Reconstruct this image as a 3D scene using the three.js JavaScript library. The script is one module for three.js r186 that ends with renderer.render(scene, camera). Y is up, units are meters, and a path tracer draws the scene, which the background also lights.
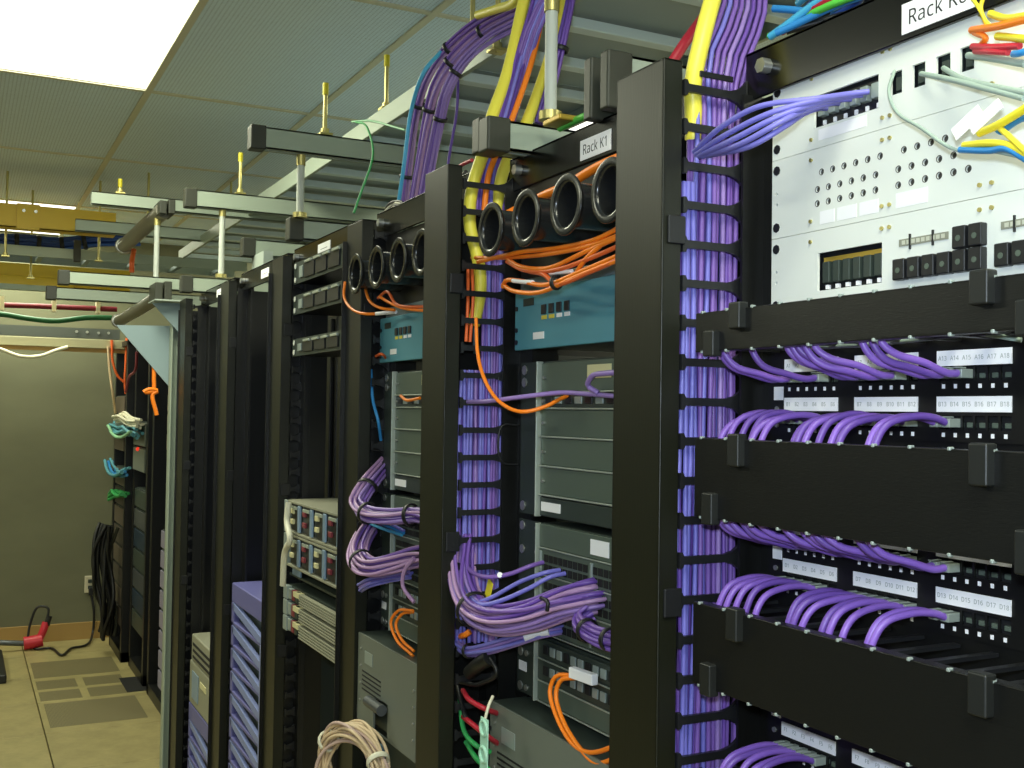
import * as THREE from 'three';
import { RoundedBoxGeometry } from 'three/addons/geometries/RoundedBoxGeometry.js';
import { mergeGeometries } from 'three/addons/utils/BufferGeometryUtils.js';
import { RectAreaLightUniformsLib } from 'three/addons/lights/RectAreaLightUniformsLib.js';

// ---------------------------------------------------------------- camera, light, exposure
// The rack row runs along -z; x grows from the aisle into the racks; s = -z is the distance down the row.
const scene = new THREE.Scene();
const camera = new THREE.PerspectiveCamera(39.0, 1024 / 768, 0.05, 40);
camera.position.set(0, 1.58, 0);
camera.rotation.order = 'YXZ';
camera.rotation.set(THREE.MathUtils.degToRad(1.53), THREE.MathUtils.degToRad(-27), THREE.MathUtils.degToRad(0.85));
scene.add(camera);
const renderer = new THREE.WebGLRenderer();
renderer.toneMapping = THREE.LinearToneMapping;
renderer.toneMappingExposure = 1.0;
renderer.shadowMap.enabled = true;
RectAreaLightUniformsLib.init();
scene.background = new THREE.Color(0, 0, 0);
const LAMP = 14;                                  // radiance of a fluorescent troffer
const LAMP_COLOR = new THREE.Color().setRGB(0.98, 1.0, 0.74);

// the camera's own flash, just above the lens
const flash = new THREE.PointLight(new THREE.Color().setRGB(0.84, 1.0, 1.2), 2.7, 0, 2);
flash.name = 'camera_flash'; flash.castShadow = true; flash.shadow.radius = 1; flash.position.set(-0.02, 1.65, 0.01); scene.add(flash);

// ---------------------------------------------------------------- helpers
let seed = 7;
const rnd = () => { seed = (seed * 1664525 + 1013904223) >>> 0; return seed / 4294967296; };
const jit = a => (rnd() - 0.5) * 2 * a;
const ORD = ['first', 'second', 'third', 'fourth', 'fifth', 'sixth', 'seventh', 'eighth', 'ninth', 'tenth', 'eleventh', 'twelfth', 'thirteenth', 'fourteenth', 'fifteenth', 'sixteenth', 'seventeenth', 'eighteenth', 'nineteenth', 'twentieth'];
const taken = {};
function numbered(n) { const k = taken[n] = (taken[n] ?? -1) + 1; return k ? n + '_' + String(k).padStart(3, '0') : n; }
function box(x0, x1, y0, y1, s0, s1) {
  const g = new THREE.BoxGeometry(Math.abs(x1 - x0), Math.abs(y1 - y0), Math.abs(s1 - s0));
  return g.translate((x0 + x1) / 2, (y0 + y1) / 2, -(s0 + s1) / 2);
}
function rbox(x0, x1, y0, y1, s0, s1, r = 0.002) {
  const w = Math.abs(x1 - x0), h = Math.abs(y1 - y0), d = Math.abs(s1 - s0);
  const g = new RoundedBoxGeometry(w, h, d, 1, Math.min(r, w * 0.45, h * 0.45, d * 0.45));
  return g.translate((x0 + x1) / 2, (y0 + y1) / 2, -(s0 + s1) / 2);
}
function cyl(axis, a0, a1, p, q, r, n = 12, r2 = r) {   // axis 'x': p=y q=s; 'y': p=x q=s; 's': p=x q=y
  const g = new THREE.CylinderGeometry(r2, r, Math.abs(a1 - a0), n), m = (a0 + a1) / 2;
  if (axis === 'x') return g.rotateZ(Math.PI / 2).translate(m, p, -q);
  if (axis === 'y') return g.translate(p, m, -q);
  return g.rotateX(Math.PI / 2).translate(p, q, -m);
}
function ring(x, y, s, r, t, n = 24) { return new THREE.TorusGeometry(r, t, 8, n).rotateY(Math.PI / 2).translate(x, y, -s); }
function ext(pts, depth, holes = []) {
  const sh = new THREE.Shape(pts.map(p => new THREE.Vector2(p[0], p[1])));
  for (const h of holes) sh.holes.push(h);
  return new THREE.ExtrudeGeometry(sh, { depth, bevelEnabled: false, curveSegments: 8 });
}
const rectHole = (a0, a1, b0, b1) => new THREE.Path([[a0, b0], [a0, b1], [a1, b1], [a1, b0]].map(p => new THREE.Vector2(...p)));
const roundHole = (a, b, r) => new THREE.Path().absarc(a, b, r, 0, Math.PI * 2, true);
function toFace(g, x) { return g.rotateY(Math.PI / 2).translate(x, 0, 0); }          // shape drawn in (s, y), set in the plane of the rack fronts
function plate(x, thick, s0, s1, y0, y1, holes = []) { return toFace(ext([[s0, y0], [s1, y0], [s1, y1], [s0, y1]], thick, holes), x); }
function merge(gs) {
  gs = [].concat(gs);
  if (gs.length === 1) return gs[0];
  return mergeGeometries(gs.map(g => {
    const k = g.index ? g.toNonIndexed() : g;
    for (const n of Object.keys(k.attributes)) if (!['position', 'normal', 'uv'].includes(n)) k.deleteAttribute(n);
    return k;
  }));
}
const things = [];
function part(parent, name, gs, m, label) {
  const o = new THREE.Mesh(merge(gs), m); o.name = name; o.castShadow = o.receiveShadow = true;
  if (label) o.userData.label = label;
  parent.add(o); return o;
}
function tag(o, label, category, group) { o.userData.label = label; o.userData.category = category; if (group) o.userData.group = group; things.push(o); scene.add(o); return o; }
function thing(name, label, category, group) { const o = new THREE.Group(); o.name = numbered(name); return tag(o, label, category, group); }
function single(name, gs, m, label, category, group) {
  const o = new THREE.Mesh(merge(gs), m); o.name = numbered(name); o.castShadow = o.receiveShadow = true;
  return tag(o, label, category, group);
}
function struct(name, gs, m) {
  const o = gs ? new THREE.Mesh(merge(gs), m) : new THREE.Group();
  o.name = name; o.userData.kind = 'structure'; o.castShadow = o.receiveShadow = true; scene.add(o); return o;
}
const vec = p => new THREE.Vector3(p[0], p[1], p[2]);
const curve = pts => new THREE.CatmullRomCurve3(pts.map(vec), false, 'centripetal');
function tube(pts, r, seg = Math.max(8, pts.length * 5), rad = 7) {
  const c = curve(pts), g = new THREE.TubeGeometry(c, seg, r, rad, false);
  const ends = [[c.getPointAt(0), c.getTangentAt(0).negate()], [c.getPointAt(1), c.getTangentAt(1)]].map(([p, t]) => {
    const k = new THREE.CircleGeometry(r, rad);
    k.applyQuaternion(new THREE.Quaternion().setFromUnitVectors(new THREE.Vector3(0, 0, 1), t)); return k.translate(p.x, p.y, p.z);
  });
  return merge([g, ...ends]);
}
function lineSet(curveObj, n) {                      // points and stable sideways axes along a curve
  const fr = curveObj.computeFrenetFrames(n, false), out = [];
  for (let i = 0; i <= n; i++) out.push([curveObj.getPointAt(i / n), fr.normals[i], fr.binormals[i]]);
  return out;
}
function bundle(parent, pts, n, R, r, mats, ties = [], tieMat, loose = 0.3, seg = 14) {   // n cables laid side by side round a centre line
  const c = curve(pts), L = lineSet(c, seg);
  for (let i = 0; i < n; i++) {
    const a = i * 2.399963, d = n === 1 ? 0 : R * Math.sqrt((i + 0.5) / n), w = 0.5 + rnd(), ph = rnd() * 6.28;
    const p = L.map(([q, N, B], k) => {
      const aa = a + loose * Math.sin(k / seg * 4 * w + ph), dd = d * (1 + 0.12 * Math.sin(k / seg * 6 * w + ph));
      const v = q.clone().addScaledVector(N, Math.cos(aa) * dd).addScaledVector(B, Math.sin(aa) * dd); return [v.x, v.y, v.z];
    });
    part(parent, 'cable', tube(p, r, seg * 2, 6), mats[Math.floor(rnd() * mats.length)]);
  }
  for (const t of ties) {
    const p = c.getPointAt(t), tg = c.getTangentAt(t);
    const g = new THREE.TorusGeometry(R + r * 0.9, r * 0.55, 6, 20).scale(1, 1, 2.6);
    g.applyQuaternion(new THREE.Quaternion().setFromUnitVectors(new THREE.Vector3(0, 0, 1), tg)); g.translate(p.x, p.y, p.z);
    part(parent, 'tie', g, tieMat);
  }
}

// ---------------------------------------------------------------- textures and materials
function dataTex(n, fn, srgb) {
  const d = new Uint8Array(n * n * 4);
  for (let j = 0; j < n; j++) for (let i = 0; i < n; i++) { const c = fn(i, j); const k = (j * n + i) * 4; d[k] = c[0]; d[k + 1] = c[1]; d[k + 2] = c[2]; d[k + 3] = 255; }
  const t = new THREE.DataTexture(d, n, n); t.wrapS = t.wrapT = THREE.RepeatWrapping; t.magFilter = THREE.LinearFilter; t.minFilter = THREE.LinearFilter;
  if (srgb) t.colorSpace = THREE.SRGBColorSpace; t.needsUpdate = true; return t;
}
function noiseGrid(n, cells) {                          // tileable value noise
  const g = Array.from({ length: cells * cells }, () => rnd());
  const at = (i, j) => g[((j + cells) % cells) * cells + (i + cells) % cells];
  return (x, y) => {
    const u = x / n * cells, v = y / n * cells, i = Math.floor(u), j = Math.floor(v), a = u - i, b = v - j, f = q => q * q * (3 - 2 * q);
    const A = at(i, j) + (at(i + 1, j) - at(i, j)) * f(a), B = at(i, j + 1) + (at(i + 1, j + 1) - at(i, j + 1)) * f(a); return A + (B - A) * f(b);
  };
}
const nA = noiseGrid(256, 8), nB = noiseGrid(256, 32), nC = noiseGrid(256, 96);
const speck = dataTex(256, (i, j) => { const v = 215 + 22 * nA(i, j) + 12 * nB(i, j) + 6 * nC(i, j); return [v, v, v]; }, true);
const grain = dataTex(256, (i, j) => { const v = 90 + 60 * nC(i, j) + 60 * rnd(); return [v, v, v]; });
// lined acoustic tile: rows of fine perforations, as the photograph shows on every ceiling tile
const lined = dataTex(256, (i, j) => { const k = i % 16; const hole = (k < 5) && (j % 10 < 6); const v = (hole ? 212 : 246) + 8 * nB(i, j); return [v, v, v]; }, true);
const perf = dataTex(128, (i, j) => { const a = (i % 16) - 8, b = (j % 16) - 8; const v = a * a + b * b < 20 ? 105 : 215; return [v, v, v]; }, true);
const M = {};
function mat(name, rgb, rough = 0.6, metal = 0, extra = {}) {
  const m = new THREE.MeshStandardMaterial({ roughness: rough, metalness: metal, ...extra }); m.color.set(rgb); m.name = name; M[name] = m; return m;
}
mat('black', '#0e0f0e', 0.4, 0, { bumpMap: grain, bumpScale: 0.0002 });       // powder-coated steel of racks and covers
mat('cover_black', '#14160c', 0.4, 0, { bumpMap: grain, bumpScale: 0.0002 });
mat('black_plastic', '#1c1d1f', 0.38);
mat('rubber', '#191b1a', 0.45);
mat('cap', '#34362d', 0.5);
mat('panel_white', '#e2e6df', 0.5);
mat('paper', '#f4f4f6', 0.7);
mat('steel', '#b9bbb6', 0.35, 0.8);
mat('zinc', '#c3b878', 0.35, 0.75);
mat('galv', '#a9b4ab', 0.5, 0.2);
mat('galv_blue', '#8fa3a8', 0.5, 0.2);
mat('runway', '#a0ac9c', 0.5, 0.1);
mat('pipe', '#c2c8bf', 0.5);
mat('yellow_cap', '#cfc21c', 0.5);
mat('duct', '#d8b41c', 0.45);
mat('conduit', '#efe24e', 0.42);
mat('purple', '#7d5cae', 0.4); mat('purple_b', '#6e4da6', 0.4); mat('purple_c', '#9378bd', 0.42); mat('lilac', '#7b77cf', 0.4); mat('purple_d', '#5a3f96', 0.42);
mat('cord', '#8660c0', 0.38); mat('clear_plug', '#8d978f', 0.25); mat('red_b', '#c8283a', 0.42);
mat('ring', '#1f2020', 0.22); mat('cream_label', '#cfc99a', 0.7); mat('silver_dark', '#55595c', 0.35, 0.4); mat('steel_blue', '#5f7f95', 0.4, 0.4); mat('mauve_beige', '#c2a79c', 0.5);
mat('silver_blue', '#8aa3bd', 0.35, 0.3); mat('green_bright', '#5fd04a', 0.45);
mat('blue_dark', '#2a55a8', 0.45); mat('green_dark', '#0f5a34', 0.45); mat('grey_strut', '#4c524f', 0.5); mat('raceway', '#aaa685', 0.5);
mat('brown_bezel', '#5a5044', 0.5); mat('brown_bezel2', '#463f38', 0.5); mat('navy_bezel', '#1f3040', 0.4); mat('lilac_bezel', '#8f8aa2', 0.45); mat('led_red', '#c01818', 0.4, 0, { emissive: new THREE.Color().setRGB(1, 0.05, 0.02), emissiveIntensity: 0.8 });
mat('socket', '#3a3833', 0.5); mat('strip_grey', '#8c8d7c', 0.6); mat('strip_light', '#c2c3b2', 0.6);
mat('pipe_red', '#74142a', 0.5); mat('stub', '#8c897b', 0.4, 0.4);
mat('duct_grey', '#9aa8a8', 0.5, 0.1); mat('rung', '#cfdfe0', 0.5, 0.1); mat('header_black', '#0b0c0b', 0.2);
mat('mauve', '#b08bb8', 0.42);
mat('orange', '#fb8418', 0.42); mat('orange_b', '#e0642a', 0.42);
mat('blue', '#2f86c8', 0.42); mat('navy_cable', '#22448e', 0.45); mat('cyan_cable', '#4fb4dd', 0.4);
mat('red', '#b01f32', 0.45); mat('green', '#2f9a52', 0.45); mat('green_pale', '#8fc39a', 0.5); mat('yellow', '#e8d833', 0.45);
mat('beige', '#cdb592', 0.5); mat('grey_cable', '#9fb2a8', 0.5); mat('white_cable', '#d9d6bf', 0.5); mat('black_cable', '#17181a', 0.45);
mat('teal_panel', '#5596a6', 0.5); mat('grey_panel', '#7d8a8b', 0.5);
mat('chassis', '#5d6a5e', 0.45, 0.25); mat('chassis_dark', '#39433d', 0.45, 0.2); mat('chassis_line', '#b5beb2', 0.4, 0.5);
mat('box_grey', '#6d736a', 0.5); mat('silver', '#9aa6a2', 0.4, 0.3);
mat('bezel', '#62629c', 0.45); mat('bezel_light', '#7c88b8', 0.45); mat('tan_box', '#8f8f7c', 0.5);
mat('jack_gold', '#b89a3c', 0.4, 0.5); mat('led_yellow', '#e4d24a', 0.5); mat('maroon', '#7c2f38', 0.5);
mat('mint', '#a9d9c3', 0.6); mat('dark_hole', '#0d0e0f', 0.8);
mat('wall_white', '#e9e8e0', 0.85);
mat('wall', '#7a7b62', 0.85, 0, { map: speck }); mat('base_trim', '#a8884f', 0.6); mat('outlet', '#cfc8ae', 0.5);
mat('floor_tile', '#b3a672', 0.42, 0, { map: speck }); mat('floor_tile_b', '#ada06e', 0.44, 0, { map: speck }); mat('vent', '#9b9066', 0.5, 0, { map: perf }); mat('subfloor', '#4b4536', 0.9);
mat('ceiling_tile', '#dff0fb', 0.9, 0, { map: lined }); mat('tbar', '#cfcbb0', 0.6);
mat('fixture', '#dcd9c0', 0.5);
mat('diffuser', '#f2f0e4', 0.6, 0, { emissive: new THREE.Color().setRGB(1, 1, 0.92), emissiveIntensity: 2.2 });
const PURP = [M.purple, M.purple, M.purple_b, M.purple_c, M.lilac];
function textMat(text, w, h, { bg = '#f6f6f8', fg = '#14151a', font = 'bold 40px sans-serif', scale = 512 } = {}) {
  const c = document.createElement('canvas'); c.width = Math.round(w * scale); c.height = Math.round(h * scale);
  const k = c.getContext('2d'); k.fillStyle = bg; k.fillRect(0, 0, c.width, c.height); k.fillStyle = fg; k.font = font; k.textBaseline = 'middle';
  const parts = [].concat(text); k.textAlign = 'center';
  parts.forEach((t, i) => k.fillText(t, (i + 0.5) * c.width / parts.length, c.height / 2));
  const t = new THREE.CanvasTexture(c); t.colorSpace = THREE.SRGBColorSpace;
  return new THREE.MeshStandardMaterial({ map: t, roughness: 0.65 });
}
function tagPlate(parent, name, x, y0, y1, sNear, sFar, m, label) {      // a printed card on a rack front, readable from the aisle (text runs from far to near)
  const g = new THREE.BoxGeometry(Math.abs(sFar - sNear), y1 - y0, 0.0012).rotateY(-Math.PI / 2).translate(x, (y0 + y1) / 2, -(sNear + sFar) / 2);
  return part(parent, name, g, m, label);
}

// ---------------------------------------------------------------- room
lined.repeat.set(3, 4); perf.repeat.set(9, 7);
const RX0 = -3.2, RX1 = 3.6, RS0 = -3.2, RS1 = 7.93, CEIL = 2.73;
struct('wall_back', box(RX0 - 0.15, RX1 + 0.15, -0.1, 3.0, RS1, RS1 + 0.15), M.wall);
struct('wall_front', box(RX0 - 0.15, RX1 + 0.15, -0.1, 3.0, RS0 - 0.15, RS0), M.wall_white);
struct('wall_left', box(RX0 - 0.15, RX0, -0.1, 3.0, RS0, RS1), M.wall_white);
struct('wall_right', box(RX1, RX1 + 0.15, -0.1, 3.0, RS0, RS1), M.wall_white);
struct('baseboard_back', rbox(RX0, RX1, 0, 0.115, RS1 - 0.012, RS1 - 0.0005, 0.003), M.base_trim);

// fluorescent troffers over the aisle: one in view, one far down the aisle, one over the camera, and the next row of the room
const LAMPS = [[-0.025, 2.88, 'large bright fluorescent ceiling panel at the top left corner'], [-0.025, 6.68, 'far narrow fluorescent ceiling panel seen behind the yellow duct'], [2.05, 2.88, 'fluorescent ceiling panel glimpsed behind the Rack K1 header']];
const REST = 'fluorescent ceiling panel of the room outside the view';
for (const x of [-1.855, -0.025, 2.05]) for (const s of [-0.78, 2.88, 6.68]) if (!LAMPS.some(l => l[0] === x && l[1] === s)) LAMPS.push([x, s, REST]);
for (const [x, s, label] of LAMPS) {
  const o = thing('ceiling_light', label, 'ceiling light', 'fluorescent ceiling panels');
  part(o, 'housing', [box(x, x + 0.61, 2.80, 2.81, s, s + 1.22), box(x, x + 0.012, 2.733, 2.8, s, s + 1.22), box(x + 0.598, x + 0.61, 2.733, 2.8, s, s + 1.22), box(x, x + 0.61, 2.733, 2.8, s, s + 0.012), box(x, x + 0.61, 2.733, 2.8, s + 1.208, s + 1.22)], M.fixture);
  part(o, 'diffuser', box(x + 0.012, x + 0.598, 2.736, 2.742, s + 0.012, s + 1.208), M.diffuser);
  const l = new THREE.RectAreaLight(LAMP_COLOR, LAMP, 0.58, 1.19); l.name = 'lamp'; l.castShadow = true;
  l.position.set(x + 0.305, 2.731, -(s + 0.61)); l.rotation.x = -Math.PI / 2; o.add(l);
}
const floor = struct('floor');
part(floor, 'subfloor', box(RX0, RX1, -0.1, -0.03, RS0, RS1), M.subfloor);
const ceiling = struct('ceiling');
part(ceiling, 'slab', box(RX0 - 0.15, RX1 + 0.15, CEIL + 0.1, CEIL + 0.25, RS0 - 0.15, RS1 + 0.15), M.wall);
{
  const T = 0.61, fg = {}, fx = [], fs = [];
  for (let x = 0.41 - 6 * T; x < RX1; x += T) fx.push(x);
  for (let s = 5.28 - 14 * T; s < RS1; s += T * 0.98) fs.push(s);
  for (const x of fx) for (const s of fs) {
    const x0 = Math.max(x, RX0), x1 = Math.min(x + T, RX1), s0 = Math.max(s, RS0), s1 = Math.min(s + T * 0.98, RS1);
    if (x1 - x0 < 0.02 || s1 - s0 < 0.02) continue;
    const k = (x1 - x0).toFixed(3) + '_' + (s1 - s0).toFixed(3);
    fg[k] ??= new RoundedBoxGeometry(x1 - x0 - 0.005, 0.03, s1 - s0 - 0.005, 1, 0.002);
    const m = new THREE.Mesh(fg[k], rnd() < 0.5 ? M.floor_tile : M.floor_tile_b); m.name = 'floor_tile'; m.receiveShadow = m.castShadow = true;
    m.position.set((x0 + x1) / 2, -0.015, -(s0 + s1) / 2); floor.add(m);
  }
  // perforated airflow panels let into the tiles before the far racks
  const v = (x0, x1, s0, s1) => part(floor, 'vent_grille', rbox(x0, x1, -0.002, 0.0015, s0, s1, 0.001), M.vent);
  v(0.44, 0.9, 5.8, 6.27);
  v(0.43, 0.64, 6.34, 6.54); v(0.68, 0.89, 6.34, 6.54); v(0.43, 0.64, 6.6, 6.8); v(0.68, 0.89, 6.6, 6.8);
  v(0.43, 0.9, 6.88, 7.3);
  part(floor, 'cable_cutout', rbox(0.87, 1.0, -0.002, 0.002, 6.35, 6.7, 0.001), M.dark_hole, 'black square cable opening in the floor');
  // ceiling tiles and their grid
  const cx = [], cs = []; for (let x = 0.585 - 7 * T; x < 1.9; x += T) cx.push(x); cx.push(2.05, 2.66, 3.27); for (let s = 4.1 - 6 * 1.22; s < 6; s += 1.22) cs.push(s); cs.push(6.68);
  const cg = {};
  for (const [i, x] of cx.entries()) for (const s of cs) {
    const x0 = Math.max(x, RX0), x1 = Math.min(cx[i + 1] ?? RX1, RX1), s0 = Math.max(s, RS0), s1 = Math.min(cs[cs.indexOf(s) + 1] ?? RS1, RS1);
    if (x1 - x0 < 0.02 || s1 - s0 < 0.02 || lampAt((x0 + x1) / 2, (s0 + s1) / 2)) continue;
    const k = (x1 - x0).toFixed(3) + '_' + (s1 - s0).toFixed(3);
    cg[k] ??= new THREE.BoxGeometry(x1 - x0, 0.016, s1 - s0);
    const m = new THREE.Mesh(cg[k], M.ceiling_tile); m.name = 'ceiling_tile'; m.castShadow = m.receiveShadow = true;
    m.position.set((x0 + x1) / 2, CEIL + 0.012, -(s0 + s1) / 2); ceiling.add(m);
  }
  for (const x of cx) if (x > RX0) part(ceiling, 'grid_bar', box(x - 0.012, x + 0.012, CEIL - 0.002, CEIL + 0.004, RS0, RS1), M.tbar);
  for (const s of cs) if (s > RS0) part(ceiling, 'grid_bar', box(RX0, RX1, CEIL - 0.0015, CEIL + 0.004, s - 0.011, s + 0.011), M.tbar);
}
function lampAt(x, s) { return LAMPS.some(l => x > l[0] && x < l[0] + 0.61 && s > l[1] && s < l[1] + 1.22); }

// ---------------------------------------------------------------- rack frames and vertical cable managers of the row
const U = 0.0449, PW = 0.483;                          // rack unit and panel width
// [left panel edge s, panel plane x, words, header label]
const RACKS = [
  [0.97, 0.83, 'nearest black rack frame holding the white power panels', 'Rack K6'],
  [1.587, 0.83, 'black rack frame headed by the Rack K1 label', 'Rack K1'],
  [2.185, 0.81, 'black rack frame of the third bay with the second row of rings', null],
  [2.80, 0.80, 'black rack frame holding the two grey disk arrays', 'Rack K2'],
  [3.41, 0.80, 'black rack frame holding the tall violet bezel tower', 'Rack K3'],
  [4.05, 0.80, 'farthest black rack frame of the near row', 'Rack K4'],
];
RACKS.forEach(([L, xp, label, text], i) => {
  const o = thing('equipment_rack', label, 'rack', 'two-post racks of the near row'), R = L - PW;
  const post = (s0, s1) => {
    const g = [box(xp + 0.006, xp + 0.012, 0, 1.955, s0, s1), box(xp - 0.025, xp + 0.08, 0, 1.955, s1 - 0.004, s1)];
    return g;
  };
  part(o, 'post', post(L - 0.018, L + 0.03), M.black);
  part(o, 'post', [box(xp + 0.006, xp + 0.012, 0, 1.955, R - 0.018, R + 0.018), box(xp + 0.006, xp + 0.08, 0, 1.955, R - 0.02, R - 0.016)], M.black);
  part(o, 'base_plate', rbox(xp - 0.15, xp + 0.25, 0, 0.03, R - 0.02, L + 0.03, 0.004), M.black);
  const h = part(o, 'header', [rbox(xp - 0.012, xp - 0.006, 1.951, 2.008, R - 0.02, L + 0.04, 0.002), rbox(xp - 0.012, xp + 0.08, 2.002, 2.008, R - 0.02, L + 0.04, 0.002)], M.header_black);
  part(h, 'bolt', cyl('x', xp - 0.024, xp - 0.012, 1.982, L + 0.0, 0.009, 6), M.steel, 'zinc hex bolt');
  if (text) {
    const near = [0.684, 1.305, 0, 2.52, 3.1, 3.72][i], far = [0.77, 1.39, 0, 2.62, 3.19, 3.81][i];
    const tm = textMat(i < 2 ? text : '\u2014\u2014\u2014', far - near, 0.03, { scale: 3200, font: (i < 2 ? 66 : 60) + 'px sans-serif' });
    tagPlate(h, 'rack_label', xp - 0.0128, 1.957 + (i > 1 ? 0.008 : 0), 1.987 + (i > 1 ? 0.004 : 0), near, far, tm, i < 2 ? 'white label reading ' + text : 'small white label');
  }
});
// [cover plane x, near s, far s, back of the fingers, label]
const MANAGERS = [
  [0.70, 1.007, 1.106, 0.805, 'nearest vertical cable manager with a wide black cover, right of Rack K1'],
  [0.70, 1.615, 1.713, 0.805, 'second vertical cable manager from the right, left of the Rack K1 rings'],
  [0.75, 2.18, 2.28, 0.80, 'third vertical cable manager, beside the far set of rings'],
  [0.75, 2.81, 2.92, 0.80, 'fourth vertical cable manager, left of the grey disk arrays'],
  [0.75, 3.45, 3.57, 0.80, 'fifth vertical cable manager, left of the violet bezel tower'],
  [0.735, 4.1, 4.22, 0.79, 'sixth vertical cable manager, next to the pale grey post'],
];
MANAGERS.forEach(([x, s0, s1, xb, label], i) => {
  const o = thing('vertical_cable_manager', label, 'cable manager', 'vertical cable managers between the racks');
  part(o, 'cover', [rbox(x, x + 0.004, 0.02, 1.985, s0, s1, 0.0018), rbox(x, x + 0.026, 0.02, 1.985, s0, s0 + 0.004, 0.0015), rbox(x, x + 0.026, 0.02, 1.985, s1 - 0.004, s1, 0.0015), rbox(x, x + 0.026, 1.981, 1.985, s0, s1, 0.0015)], M.cover_black);
  part(o, 'back_channel', [box(xb + 0.03, xb + 0.034, 0.02, 1.95, s0 + 0.002, s1), box(xb - 0.06, xb + 0.034, 0.02, 1.95, s1 - 0.003, s1 - 0.001)], M.black);
  const x0 = x + 0.028, D = xb - x0 + 0.012, w = 0.0045, f = 0.0195;
  const sh = [[0, 0.009], [0.004, 0.009], [0.0065, w], [D - 0.026, w], [D - 0.014, w + 0.003], [D - 0.005, w + 0.009], [D, f]];
  const fg = ext([...sh, ...sh.slice().reverse().map(p => [p[0], -p[1]])], 0.005);
  for (let y = 1.955, k = 0; y > 0.1; y -= U, k++) {
    const m = part(o, 'finger', fg, M.black_plastic); m.position.set(x0, y, -(s0 + 0.004));
  }
  part(o, 'finger_strip', rbox(xb + 0.012, xb + 0.03, 0.06, 1.975, s0 - 0.001, s0 + 0.005, 0.001), M.black_plastic);
  for (const y of [1.79, 1.37, 0.95]) part(o, 'latch', rbox(x + 0.006, x + 0.03, y - 0.016, y + 0.016, s0 - 0.004, s0, 0.0015), M.black_plastic);
});
// black cabinets of the row behind, seen dark through the open bays
for (const [s0, s1, label] of [[2.35, 2.95, 'black cabinet side seen through the bay of the grey disk arrays'], [2.98, 3.58, 'black cabinet side seen through the bay of the violet tower'], [3.62, 4.22, 'black cabinet side seen through the farthest open bay']]) {
  const o = thing('equipment_cabinet', label, 'cabinet', 'black cabinets behind the open racks');
  part(o, 'body', rbox(1.16, 1.75, 0, 1.94, s0, s1, 0.006), M.black);
  part(o, 'door', rbox(1.145, 1.16, 0.06, 1.9, s0 + 0.02, s1 - 0.02, 0.004), M.black);
  part(o, 'handle', rbox(1.13, 1.145, 0.95, 1.1, s0 + 0.05, s0 + 0.07, 0.003), M.black_plastic);
}
// the facing row of black cabinets across the aisle, outside the picture, which the glossy covers mirror
for (let i = 0; i < 9; i++) {
  const s0 = -1.2 + i * 0.72, o = thing('equipment_cabinet', 'black cabinet of the facing row across the aisle, outside the picture', 'cabinet', 'black cabinets across the aisle');
  part(o, 'body', rbox(-1.95, -1.2, 0, 2.05, s0, s0 + 0.7, 0.006), M.black); part(o, 'door', rbox(-1.2, -1.185, 0.06, 2.0, s0 + 0.03, s0 + 0.67, 0.004), M.black); part(o, 'handle', rbox(-1.185, -1.16, 0.95, 1.12, s0 + 0.06, s0 + 0.085, 0.003), M.black_plastic);
}

// ---------------------------------------------------------------- nearest bay: power panels, patch panels, cable managers
const KL = 0.97, KR = KL - PW, KX = 0.826;
const screw = (p, x, y, s, r = 0.003, m = M.steel) => part(p, 'screw', cyl('x', x - 0.0018, x, y, s, r, 8), m);
const WP = [1.963, 1.873, 1.783, 1.694];                                  // joints between the three white panels
const whitePanel = (i, label, holes) => {
  const y1 = WP[i] - 0.0003, y0 = WP[i + 1] + 0.0003;
  const o = thing('power_distribution_unit', label, 'power panel', 'white rack panels of the nearest bay');
  const ears = []; for (const e of [KL - 0.008, KR + 0.008]) for (const y of [y0 + 0.012, y1 - 0.012]) ears.push(roundHole(e, y, 0.0034));
  for (const y of [(y0 + y1) / 2 - 0.006, (y0 + y1) / 2 + 0.006]) ears.push(roundHole(KL - 0.008, y, 0.002));
  part(o, 'faceplate', plate(KX, 0.003, KR, KL, y0, y1, [...ears, ...holes]), M.panel_white);
  part(o, 'housing', box(KX + 0.02, KX + 0.2, y0 + 0.003, y1 - 0.003, KR + 0.02, KL - 0.02), M.dark_hole);
  for (const y of [y0 + 0.012, y1 - 0.012]) { screw(o, KX + 0.001, y, KL - 0.008, 0.0055, M.black_plastic); screw(o, KX + 0.001, y, KR + 0.008, 0.0055, M.black_plastic); }
  for (const s of [0.906, 0.803, 0.793, 0.685, 0.672]) for (const y of [y0 + 0.011, y1 - 0.011]) screw(o, KX, y, s, 0.0022, M.zinc);
  return o;
};
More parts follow.
